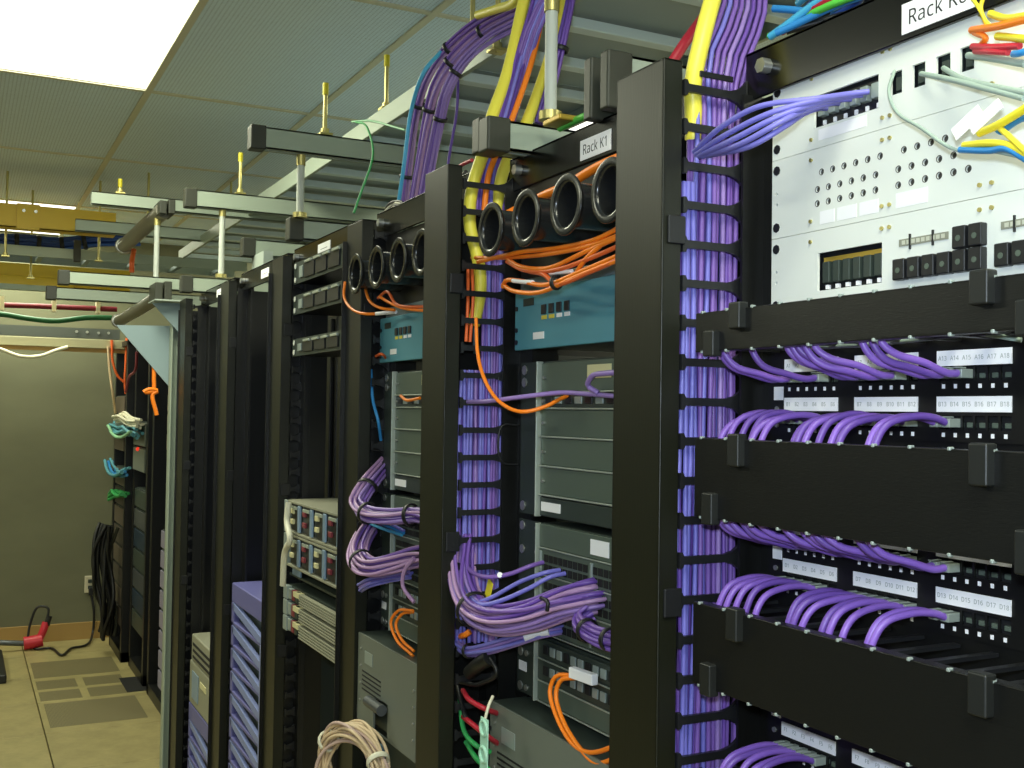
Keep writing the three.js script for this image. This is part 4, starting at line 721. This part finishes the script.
// ---------------------------------------------------------------- overhead runway: struts, ladder, pipes and rods
function strut(label, x0, x1, y0, y1, s0, s1, cap, group = 'perpendicular strut channels over the racks') {
  const o = thing('strut_channel', label, 'strut channel', group), t = 0.004;
  part(o, 'channel', [box(x0, x1, y0, y1, s0, s0 + t), box(x0, x1, y0, y1, s1 - t, s1), box(x0, x1, y1 - t, y1, s0, s1), box(x0, x1, y0, y0 + t, s0, s0 + 0.012), box(x0, x1, y0, y0 + t, s1 - 0.012, s1)], M.runway);
  if (cap) part(o, 'end_cap', rbox(x0 - 0.03, x0 + 0.012, y0 - 0.004, y1 + 0.004, s0 - 0.003, s1 + 0.003, 0.004), M.cap, 'black rubber end cap');
  return o;
}
strut('upper capped strut channel in front of the big violet bundle', 0.71, 1.6, 2.285, 2.343, 2.9, 2.94, true);
strut('upper capped strut channel left of the middle rod', 0.719, 1.6, 2.291, 2.351, 3.9, 3.94, true);
strut('upper uncapped strut channel reaching farthest into the aisle', 0.441, 1.6, 2.371, 2.422, 4.5, 4.54, false);
strut('lower capped strut channel under the uncapped one', 0.354, 0.851, 2.048, 2.097, 4.45, 4.49, true);
strut('lower capped strut channel ending beside the twin black caps', 0.73, 1.5, 2, 2.054, 4.0, 4.04, true);
strut('farther lower strut channel with the leftmost black cap', 0.345, 1.2, 2.033, 2.084, 4.95, 4.99, true);
strut('lower capped strut channel above the fourth manager', 0.833, 1.5, 2.055, 2.111, 2.95, 2.99, true);
{ const o = strut('lower capped strut channel above the fifth manager', 0.832, 1.5, 2.078, 2.13, 3.5, 3.54, true); part(o, 'standoff', box(0.84, 0.87, 2.008, 2.078, 3.38, 3.53), M.galv); }
{ const o = strut('near lower strut channel with the twin cap beside the yellow tubes', 0.766, 1.5, 2.001, 2.049, 1.545, 1.575, true); void o; }
strut('second channel of the pair beside the yellow tubes', 0.77, 1.5, 2.006, 2.057, 1.585, 1.61, true);
strut('right channel of the black-capped pair behind the Rack K1 header', 0.787 + 0.03, 1.5, 2.008, 2.083, 1.27, 1.286, true);
strut('left channel of the black-capped pair behind the Rack K1 header', 0.796 + 0.03, 1.5, 2.008, 2.091, 1.33, 1.346, true);
for (const [u0, u1, v0, v1, w] of [[160, 167, 200, 214, 'upper left'], [169, 175, 199, 214, 'upper right'], [156, 163, 282, 299, 'lower left'], [165, 172, 282, 299, 'lower right']]) {
  const pts = { 'upper left': [[0.673,2.385,-4.35], [0.701,2.333,-4.35]], 'upper right': [[0.707,2.392,-4.35], [0.733,2.336,-4.35]], 'lower left': [[0.656,2.06,-4.3], [0.685,1.993,-4.3]], 'lower right': [[0.691,2.066,-4.3], [0.719,1.995,-4.3]] }[w], [a, b] = pts;
  single('channel_end_cap', rbox(a[0], b[0], b[1], a[1], -a[2], -a[2] + 0.15, 0.004), M.cap, w + ' of the small black caps on the pipe at the end of the row', 'end cap', 'small black caps at the end of the row'); void [u0, u1, v0, v1];
}
const RUN = {};
// ladder runway over the racks
{ const o = thing('ladder_rack', 'grey ladder runway hung over the racks near the ceiling', 'ladder rack'), y0 = 2.385, y1 = 2.44;
  const SX0 = 1.049, SX1 = SX0 + 0.46;
  for (const x of [SX0, SX1]) part(o, 'stringer', rbox(x, x + 0.012, y0, y1, 0.2, 6.1, 0.002), M.runway);
  for (const s of [0.75, 0.98, 1.22, 1.46, 1.72, 1.97, 2.2, 2.42, 2.64, 2.88, 3.12, 3.36, 3.6, 3.84, 4.08, 4.32, 4.56, 4.8, 5.04, 5.28, 5.52, 5.76, 6.0]) part(o, 'rung', rbox(SX0 + 0.012, SX1, y0 + 0.006, y0 + 0.03, s - 0.017, s + 0.017, 0.003), M.rung);
  for (let i = 0; i < 5; i++) part(o, 'pan_liner', rbox(SX0 + 0.013, SX1, y0 + 0.04, y0 + 0.046, 0.25 + i * 1.08, 0.25 + i * 1.08 + 1.075, 0.001), M.duct_grey, 'grey sheet metal pan lying on the rungs');
  RUN.x = SX0;
}
function rod(u, label, x, y0, y1, s, cap) {
  const o = thing('threaded_rod', label, 'rod', 'threaded rods over the runway'); void u;
  part(o, 'rod', cyl('y', y0, y1, x, s, 0.006, 10), M.zinc); if (cap) part(o, 'tip', cyl('y', y1 - 0.025, y1 + 0.008, x, s, 0.0085, 10), M.yellow_cap, 'yellow plastic tip');
  part(o, 'nut', [cyl('y', y0 + 0.01, y0 + 0.022, x, s, 0.012, 6), box(x - 0.018, x + 0.018, y0 + 0.002, y0 + 0.008, s - 0.018, s + 0.018)], M.zinc);
}
rod(0, 'long rod above the runway, left of the two near the yellow tubes', RUN.x + 0.03, 2.44, 2.73, 2.356, false);
rod(0, 'long rod clamped to the runway beside the yellow tubes', RUN.x - 0.008, 2.375, 2.73, 2.138, false);
rod(0, 'rod with a yellow tip, second from the right', RUN.x + 0.02, 2.44, 2.593, 2.919, true);
rod(0, 'rod with a yellow tip above the capped strut channel', 0.89, 2.343, 2.485, 2.92, true);
rod(0, 'rod with a yellow tip above the middle of the row', 0.884, 2.351, 2.497, 3.92, true);
rod(0, 'short rod with a yellow tip at the end of the row', 0.547, 2.422, 2.476, 4.52, true);
// upright pipes between the lower struts and the runway
[[[0.822,2.283,-2.92], [0.826,2.109,-2.92], 'pale pipe under the nearest capped upper strut'], [[0.821,2.298,-3.92], [0.826,2.047,-3.92], 'pale pipe in the middle of the row'], [[0.684,2.334,-4.47], [0.684,2.075,-4.47], 'pale pipe at the end of the row, above the gusset'], [[0.857,2.275,-1.56], [0.86,2.064,-1.56], 'thick pale pipe beside the yellow tubes']].forEach(([a, b, w], i) => {
  const o = thing('support_pipe', w, 'pipe', 'upright support pipes'), x = (a[0] + b[0]) / 2, s = -a[2];
  part(o, 'pipe', cyl('y', b[1], a[1], x, s, 0.0105, 14), M.pipe); part(o, 'fitting', cyl('y', a[1] - 0.03, a[1], x, s, 0.013, 8), M.zinc); part(o, 'foot', cyl('y', b[1], b[1] + 0.014, x, s, 0.02, 8), M.zinc); void i;
});
// green wires trailing over the near struts and small stuff on the rack headers
cableSet('ground_wire', M.green_pale, 0.003, [[[[0.95,2.371,-2.83], [0.93,2.325,-2.689], [0.9,2.228,-2.546], [0.88,2.179,-2.502], [0.86,2.117,-2.507], [0.84,2.058,-2.505]], 'green wire dropping from the upper strut to the third header', M.green], [[[0.96,2.388,-2.895], [0.97,2.363,-2.772], [0.98,2.286,-2.536]], 'pale green wire looping to the blue cable', M.green_pale]], 'green wires over the struts');
{ const o = thing('cable_loop', 'small loop of white and dark wires lying on the third rack header', 'cable coil'), c = [0.82,2.028,-2.266];
  for (let i = 0; i < 5; i++) { const p = []; for (let a = 0; a <= 12; a++) { const t = a / 12 * Math.PI; p.push([c[0] + 0.03 + jit(0.003), c[1] - 0.02 + 0.035 * Math.sin(t) * (0.6 + i * 0.12), c[2] + (0.05 + i * 0.008) * Math.cos(t)]); } part(o, 'wire', tube(p, 0.003, 20, 6), i % 2 ? M.white_cable : M.black_cable); } }
cableSet('ground_wire', M.maroon, 0.004, [[[[0.9,2.03,-2.116], [0.88,2.06,-2.035], [0.86,2.061,-1.916], [0.86,2.061,-1.87]], 'dark red wire curving beside the near yellow tubes', M.red], [[[0.9,2.024,-2.079], [0.88,2.04,-1.994], [0.86,2.044,-1.897]], 'black wire curving beside the near yellow tubes', M.black_cable]], 'wires beside the yellow tubes');
single('wire_clip', rbox(-0.02, 0.02, -0.004, 0.006, -0.028, 0.028, 0.003).translate(...[0.84,2.042,-1.488]), M.jack_gold, 'brass clip beside the white block on the Rack K1 header', 'clip');
cableSet('ground_wire', M.green_bright, 0.006, [[[[0.85,2.039,-1.512], [0.85,2.04,-1.464], [0.85,2.04,-1.418], [0.86,2.048,-1.394]], 'bright green wire lying along the Rack K1 header', M.green_bright]]);
{ const o = thing('cable_tangle', 'tangle of blue and green cables behind the Rack K6 header', 'cable bundle');
  const ms = [M.blue, M.navy_cable, M.cyan_cable, M.black_cable, M.green_bright, M.red, M.blue, M.black_cable];
  for (let i = 0; i < 16; i++) { const p = []; for (let k = 0; k < 6; k++) p.push([0.93 + jit(0.05), 2.05 + i * 0.006 + jit(0.025), -(1.05 - k * 0.1 + jit(0.03))]); part(o, 'cable', tube(p, 0.005, 24, 6), ms[i % 8]); } }

// ---------------------------------------------------------------- across the aisle at the far end: duct, trays, pipes, wall channel
{ const s = 5.7, o = thing('fiber_duct', 'yellow fibre duct crossing the aisle in front of the far light', 'duct'), y1 = 2.547, y0 = 2.435, xr = 0.674;
  part(o, 'trough', [box(-1.6, xr, y0, y0 + 0.005, s, s + 0.1), box(-1.6, xr, y0, y1, s, s + 0.004), box(-1.6, xr, y0, y1, s + 0.096, s + 0.1)], M.duct);
  const c = part(o, 'coupler', [box(0.224, 0.325, y0 - 0.006, y1 + 0.004, s - 0.008, s)], M.duct); for (const x of [0.254, 0.307]) part(c, 'bolt', cyl('s', s - 0.016, s - 0.008, x, y1 - 0.03, 0.008, 8), M.steel); }
{ const o = strut('blue-grey strut channel behind the yellow duct at the far end', 0.472, 1.3, 2.413, 2.47, 5.5, 5.54, false, 'far strut channels'); for (const x of [0.8, 1.2]) part(o, 'hanger_rod', cyl('y', 2.47, 2.73, x, 5.52, 0.006, 8), M.zinc); }
{ const s = 6.0, o = thing('cable_tray', 'grey tray crossing the far end of the aisle under the blue cables', 'cable tray'), y1 = 2.391, y0 = 2.34;
  part(o, 'side_rail', box(-1.6, 1.4, y0, y1, s, s + 0.008), M.runway); part(o, 'side_rail', box(-1.6, 1.4, y0, y1, s + 0.3, s + 0.308), M.runway); for (let x = -1.5; x < 1.4; x += 0.23) part(o, 'rung', box(x, x + 0.025, y0, y0 + 0.018, s + 0.008, s + 0.3), M.galv_blue);
  part(o, 'bracket', [rbox(0.506, 0.54, 2.324, 2.437, s - 0.03, s, 0.004)], M.cap); }
{ const o = thing('cable_bundle', 'bundle of dark blue cables lying in the far tray', 'cable bundle'); bundle(o, [[-0.017,2.41,-6.12], [0.258,2.424,-6.12], [0.449,2.424,-6.12], [0.594,2.455,-6.1], [0.741,2.47,-6.08], [0.843,2.479,-6.08]], 12, 0.032, 0.009, [M.navy_cable, M.navy_cable, M.blue_dark], [0.3, 0.42, 0.55, 0.68], M.black_cable, 0.2, 14); }
{ const s = 6.5, o = thing('fiber_duct', 'lower bright yellow duct behind the leftmost black cap', 'duct'), y1 = 2.359, y0 = 2.238, ym = 2.288, xr = 0.853;
  part(o, 'trough', [box(-1.6, xr, y0, y0 + 0.005, s, s + 0.12), box(-1.6, xr, y0, y1, s, s + 0.004), box(-1.6, xr, y0, y1, s + 0.116, s + 0.12)], M.duct); part(o, 'cover_lip', rbox(-1.6, xr - 0.3, y0 - 0.002, ym, s - 0.03, s, 0.004), M.duct); part(o, 'support_channel', box(-1.4, 0.428, 2.21, y0, 6.44, 6.5), M.runway); }
{ const o = thing('sprinkler_pipe', 'dark red pipe crossing the far end of the aisle', 'pipe'), s = 7.0; part(o, 'pipe', tube([[-0.409,2.142,-7], [0.198,2.167,-7], [0.846,2.177,-7]], 0.016, 8, 14), M.pipe_red); for (const p of [[0.209,2.167,-7], [0.49,2.172,-7], [0.737,2.177,-7]]) part(o, 'hanger', box(p[0] - 0.012, p[0] + 0.012, p[1] - 0.03, p[1] + 0.05, s - 0.024, s + 0.024), M.outlet); }
single('ground_wire', tube([[-0.208,2.095,-6.9], [0.197,2.106,-6.9], [0.329,2.09,-6.9], [0.49,2.081,-6.9], [0.655,2.108,-6.9], [0.807,2.116,-6.9]], 0.016, 40, 10), M.green_dark, 'thick green cable sagging below the dark red pipe', 'cable');
{ const s = 7.55, o = thing('wall_strut', 'dark grey strut with four bright bolts along the far wall', 'strut channel', 'far wall channels'); part(o, 'channel', box(-1.6, 0.935, 2.027, 2.091, s, s + 0.05), M.grey_strut); for (const p of [[0.668,2.066,-7.53], [0.732,2.065,-7.53], [0.802,2.062,-7.53], [0.864,2.065,-7.53]]) part(o, 'bolt', cyl('s', s - 0.014, s, p[0], p[1], 0.009, 8), M.steel); }
{ const s = 7.4, o = thing('wall_raceway', 'cream raceway channel along the far wall under the dark strut', 'raceway', 'far wall channels'), y1 = 2.011, y0 = 1.955; part(o, 'raceway', rbox(-1.6, 1.004, y0, y1, s, s + 0.06, 0.003), M.raceway); part(o, 'underside_strip', box(-1.6, 1.004, y0 - 0.025, y0, s + 0.02, s + 0.05), M.base_trim); }
single('wall_cable', tube([[0.104,1.952,-7.35], [0.215,1.926,-7.35], [0.328,1.887,-7.35], [0.441,1.891,-7.35], [0.538,1.932,-7.35], [0.602,1.954,-7.35]], 0.011, 30, 8), M.white_cable, 'white cable sagging below the cream raceway', 'cable');
rod(0, 'leftmost far rod hanging through the yellow duct', 0.184, 2.307, 2.73, 5.85, false);
rod(0, 'far rod hanging right of the small black bracket', 0.613, 2.316, 2.73, 5.85, false);
rod(0, 'far rod above the lower yellow duct', 0.323, 2.255, 2.73, 6.3, false);
// two conduit stubs running along the row beside the gusset
[[[[0.677,2.344,-5.4], [0.687,2.349,-4.9], [0.698,2.357,-4.405]], 0.032, 'upper pale conduit stub pointing down the aisle above the gusset'], [[[0.651,1.979,-5.3], [0.672,1.997,-4.8], [0.698,2.024,-4.38]], 0.026, 'lower conduit stub beside the gusset']].forEach(([p, r, w]) => {
  const o = thing('conduit_stub', w, 'conduit', 'conduit stubs above the gusset'); part(o, 'pipe', tube(p, r, 10, 16), M.stub); part(o, 'end_ring', new THREE.TorusGeometry(r, 0.008, 8, 20).translate(...p[0]), M.steel);
});
cableSet('hanging_cable', M.orange_b, 0.012, [[[[0.72,2.326,-5.381], [0.72,2.275,-5.439], [0.72,2.226,-5.431]], 'short orange cable hanging from the upper conduit stub']]);

// ---------------------------------------------------------------- far racks against the back wall
const FR = [['farthest rack of the far group, against the back wall', 7.1, 7.68, 0.93], ['middle rack of the far group', 6.45, 7.02, 0.965], ['nearest rack of the far group, beside the pale post', 5.72, 6.3, 0.965]];
FR.forEach(([w, s0, s1, x]) => {
  const o = thing('equipment_rack', w, 'rack', 'far racks'), top = 2.0;
  for (const [a, b] of [[s0, s0 + 0.05], [s1 - 0.05, s1]]) part(o, 'post', rbox(x, x + 0.6, 0, top, a, b, 0.003), M.black);
  part(o, 'top_plate', box(x, x + 0.6, top - 0.03, top, s0, s1), M.black); part(o, 'back_plate', box(x + 0.58, x + 0.6, 0, top, s0, s1), M.black); part(o, 'base_plate', box(x, x + 0.6, 0, 0.06, s0, s1), M.black);
});
const stack = (s0, s1, x, list, name, words, cat, m, group) => list.forEach(([y0, y1], i) => { const o = thing(name, ORD[i] + ' ' + words, cat, group); part(o, 'case', rbox(x + 0.01, x + 0.4, y0, y1 - 0.006, s0, s1, 0.004), M.chassis_dark); part(o, 'bezel', rbox(x, x + 0.01, y0 + 0.004, y1 - 0.012, s0 + 0.01, s1 - 0.01, 0.003), m[i % m.length]); });
const ys = (a, b, n) => Array.from({ length: n }, (_, i) => [a + (b - a) * (i + 1) / n, a + (b - a) * i / n]);
stack(7.16, 7.62, 0.935, ys(1.2, 0.2, 8), 'rack_server', 'brownish server from the top in the farthest rack', 'server', [M.brown_bezel, M.brown_bezel2], 'servers of the farthest rack');
stack(6.5, 6.97, 0.97, ys(1.1, 0.25, 7), 'rack_server', 'dark blue server from the top in the middle far rack', 'server', [M.chassis_dark, M.silver_dark, M.navy_bezel], 'servers of the middle far rack');
stack(6.5, 6.97, 0.955, ys(1.5, 1.2, 2), 'network_box', 'grey box from the top above the blue servers of the middle far rack', 'network switch', [M.box_grey], 'boxes of the middle far rack');
stack(7.16, 7.62, 0.925, ys(1.66, 1.3, 3), 'network_box', 'grey box from the top above the brownish servers of the farthest rack', 'network switch', [M.brown_bezel, M.box_grey], 'boxes of the farthest rack');
stack(5.78, 5.93, 0.962, ys(0.95, 0.12, 8), 'disk_shelf', 'pale lilac disk shelf from the top in the nearest far rack', 'disk array', [M.lilac_bezel], 'disk shelves of the nearest far rack');
stack(5.66, 5.72, 0.945, ys(1.66, 1.36, 3), 'terminal_block', 'pale connector block from the top behind the pale post', 'connector block', [M.outlet], 'connector blocks behind the pale post');
// cable clutter on the far racks
cableSet('hanging_cable', M.orange_b, 0.008, [
  [[[0.867,2.012,-7.39], [0.877,1.87,-7.39], [0.909,1.781,-7.39], [0.947,1.743,-7.39]], 'left orange cable loop above the farthest rack', M.orange_b], [[[0.959,2.029,-7.39], [0.956,1.873,-7.39], [0.953,1.743,-7.39], [0.961,1.666,-7.39]], 'middle orange cable above the farthest rack', M.orange_b], [[[0.92,1.904,-6.648], [0.92,1.811,-6.673], [0.92,1.759,-6.958], [0.92,1.674,-7.077]], 'right dark orange cable loop above the farthest rack', M.maroon],
  [[[0.844,1.972,-7.39], [0.86,1.805,-7.39], [0.882,1.658,-7.39], [0.92,1.515,-7.528]], 'thin beige cable running down to the white bundle', M.beige], [[[0.675,1.743,-4.408], [0.676,1.696,-4.408], [0.673,1.645,-4.408], [0.639,1.64,-4.405], [0.661,1.652,-4.405], [0.692,1.645,-4.408], [0.673,1.633,-4.408], [0.69,1.551,-4.408]], 'bright orange knotted rope hanging below the gusset', M.orange]], 'cables hanging at the far racks');
{ const o = thing('cable_bundle', 'white cable bundle fanned out on the farthest rack', 'cable bundle'); bundle(o, [[0.92,1.509,-7.476], [0.92,1.518,-7.187], [0.92,1.491,-6.869], [0.92,1.485,-6.501]], 8, 0.03, 0.009, [M.white_cable], [], M.black_cable, 0.3, 8);
  const t = thing('cable_bundle', 'teal and pale green cable clump below the white bundle', 'cable bundle'); bundle(t, [[0.92,1.44,-7.669], [0.92,1.421,-7.311], [0.92,1.443,-6.86], [0.92,1.433,-6.531]], 9, 0.04, 0.01, [M.teal_panel, M.green_pale, M.teal_panel], [], M.black_cable, 0.8, 8);
  const b = thing('cable_bundle', 'blue cables crossing the middle of the farthest rack', 'cable bundle'); bundle(b, [[0.92,1.208,-7.784], [0.92,1.163,-7.615], [0.92,1.156,-7.262], [0.92,1.186,-6.946]], 6, 0.035, 0.01, [M.blue, M.teal_panel], [], M.black_cable, 0.8, 8);
  const g = thing('cable_bundle', 'bright green cable clump under the blue ones on the farthest rack', 'cable bundle'); bundle(g, [[0.92,0.975,-7.738], [0.92,1.02,-7.484], [0.92,1.029,-7.191], [0.92,1.048,-7.01]], 6, 0.025, 0.011, [M.green], [], M.black_cable, 0.8, 8);
  const h = thing('cable_bundle', 'dark cables spilling from the farthest rack towards the wall outlet', 'cable bundle'); bundle(h, [[0.86,0.832,-7.3], [0.827,0.707,-7.3], [0.838,0.518,-7.3], [0.872,0.327,-7.3], [0.87,0.119,-7.4]], 12, 0.06, 0.012, [M.black_cable, M.cap, M.rubber], [], M.black_cable, 0.8, 10); }
single('status_lamp', new THREE.SphereGeometry(0.012, 10, 8).translate(...[0.952,1.333,-6.743]), M.led_red, 'tiny red status lamp on the far racks', 'status lamp');

// ---------------------------------------------------------------- back wall outlet, cord and red tool on the floor
{ const o = thing('wall_outlet', 'beige wall outlet with a black plug on the back wall', 'outlet'), c = [0.828,0.369,-7.93]; part(o, 'cover_plate', rbox(c[0] - 0.035, c[0] + 0.035, c[1] - 0.057, c[1] + 0.057, 7.92, 7.9295, 0.003), M.outlet); for (const d of [-0.02, 0.022]) part(o, 'socket', rbox(c[0] - 0.014, c[0] + 0.014, c[1] + d - 0.012, c[1] + d + 0.012, 7.914, 7.92, 0.002), M.chassis_dark); }
{ const w = [0.832,0.319,-7.9], f = thing('extension_cable', 'black cord trailing from the wall outlet across the floor', 'cord');
  part(f, 'cable', tube([w, [0.852,0.199,-7.88], [0.849,0.051,-7.88], [0.784,0.012,-7.657], [0.693,0.012,-7.597], [0.618,0.012,-7.408], [0.565,0.012,-7.652], [0.493,0.012,-7.65], [0.454,0.012,-7.797]], 0.008, 60, 8), M.black_cable); part(f, 'plug', rbox(w[0] - 0.014, w[0] + 0.014, w[1] - 0.02, w[1] + 0.03, 7.88, 7.914, 0.004), M.black_plastic); }
{ const o = thing('heat_gun', 'red and black hand tool lying against the back wall', 'power tool'), c = [0.472,0.049,-7.7], k = (dx, dy, ds) => [c[0] + dx, dy, c[2] - ds];
  part(o, 'body', tube([k(-0.06, 0.045, 0), k(0, 0.05, 0), k(0.05, 0.06, 0)], 0.042, 12, 14), M.red_b); part(o, 'grip', tube([k(0.03, 0.06, 0), k(0.055, 0.12, 0), k(0.07, 0.17, 0.01)], 0.024, 12, 12), M.red_b);
  part(o, 'nozzle', tube([k(-0.2, 0.06, 0.01), k(-0.15, 0.055, 0), k(-0.06, 0.045, 0)], 0.018, 12, 10), M.silver_dark); part(o, 'cable', tube([k(0.07, 0.17, 0), k(0.08, 0.26, 0.01), k(0.02, 0.27, 0.02), k(-0.02, 0.18, 0.02), k(-0.04, 0.06, 0)], 0.008, 30, 8), M.black_cable); part(o, 'switch', tube([k(0.075, 0.15, 0.005), k(0.09, 0.21, 0.005)], 0.018, 6, 8), M.black_plastic); }
single('floor_mat', rbox(0.259 - 0.25, 0.281, 0, 0.05, 6.822, 7.551, 0.01), M.rubber, 'dark object on the floor cut by the left picture edge', 'mat');

// ---------------------------------------------------------------- set every thing at its base and hand over
for (const o of things) {
  o.updateMatrixWorld(true);
  const b = new THREE.Box3();
  o.traverse(k => { if (k.isMesh) { k.geometry.computeBoundingBox(); b.union(k.geometry.boundingBox.clone().applyMatrix4(k.matrixWorld)); } });
  const c = new THREE.Vector3((b.min.x + b.max.x) / 2, b.min.y, (b.min.z + b.max.z) / 2);
  if (o.isMesh) { o.geometry.translate(-c.x, -c.y, -c.z); o.position.copy(c); }
  else { for (const k of o.children) k.position.sub(c); o.position.copy(c); }
}
renderer.render(scene, camera);
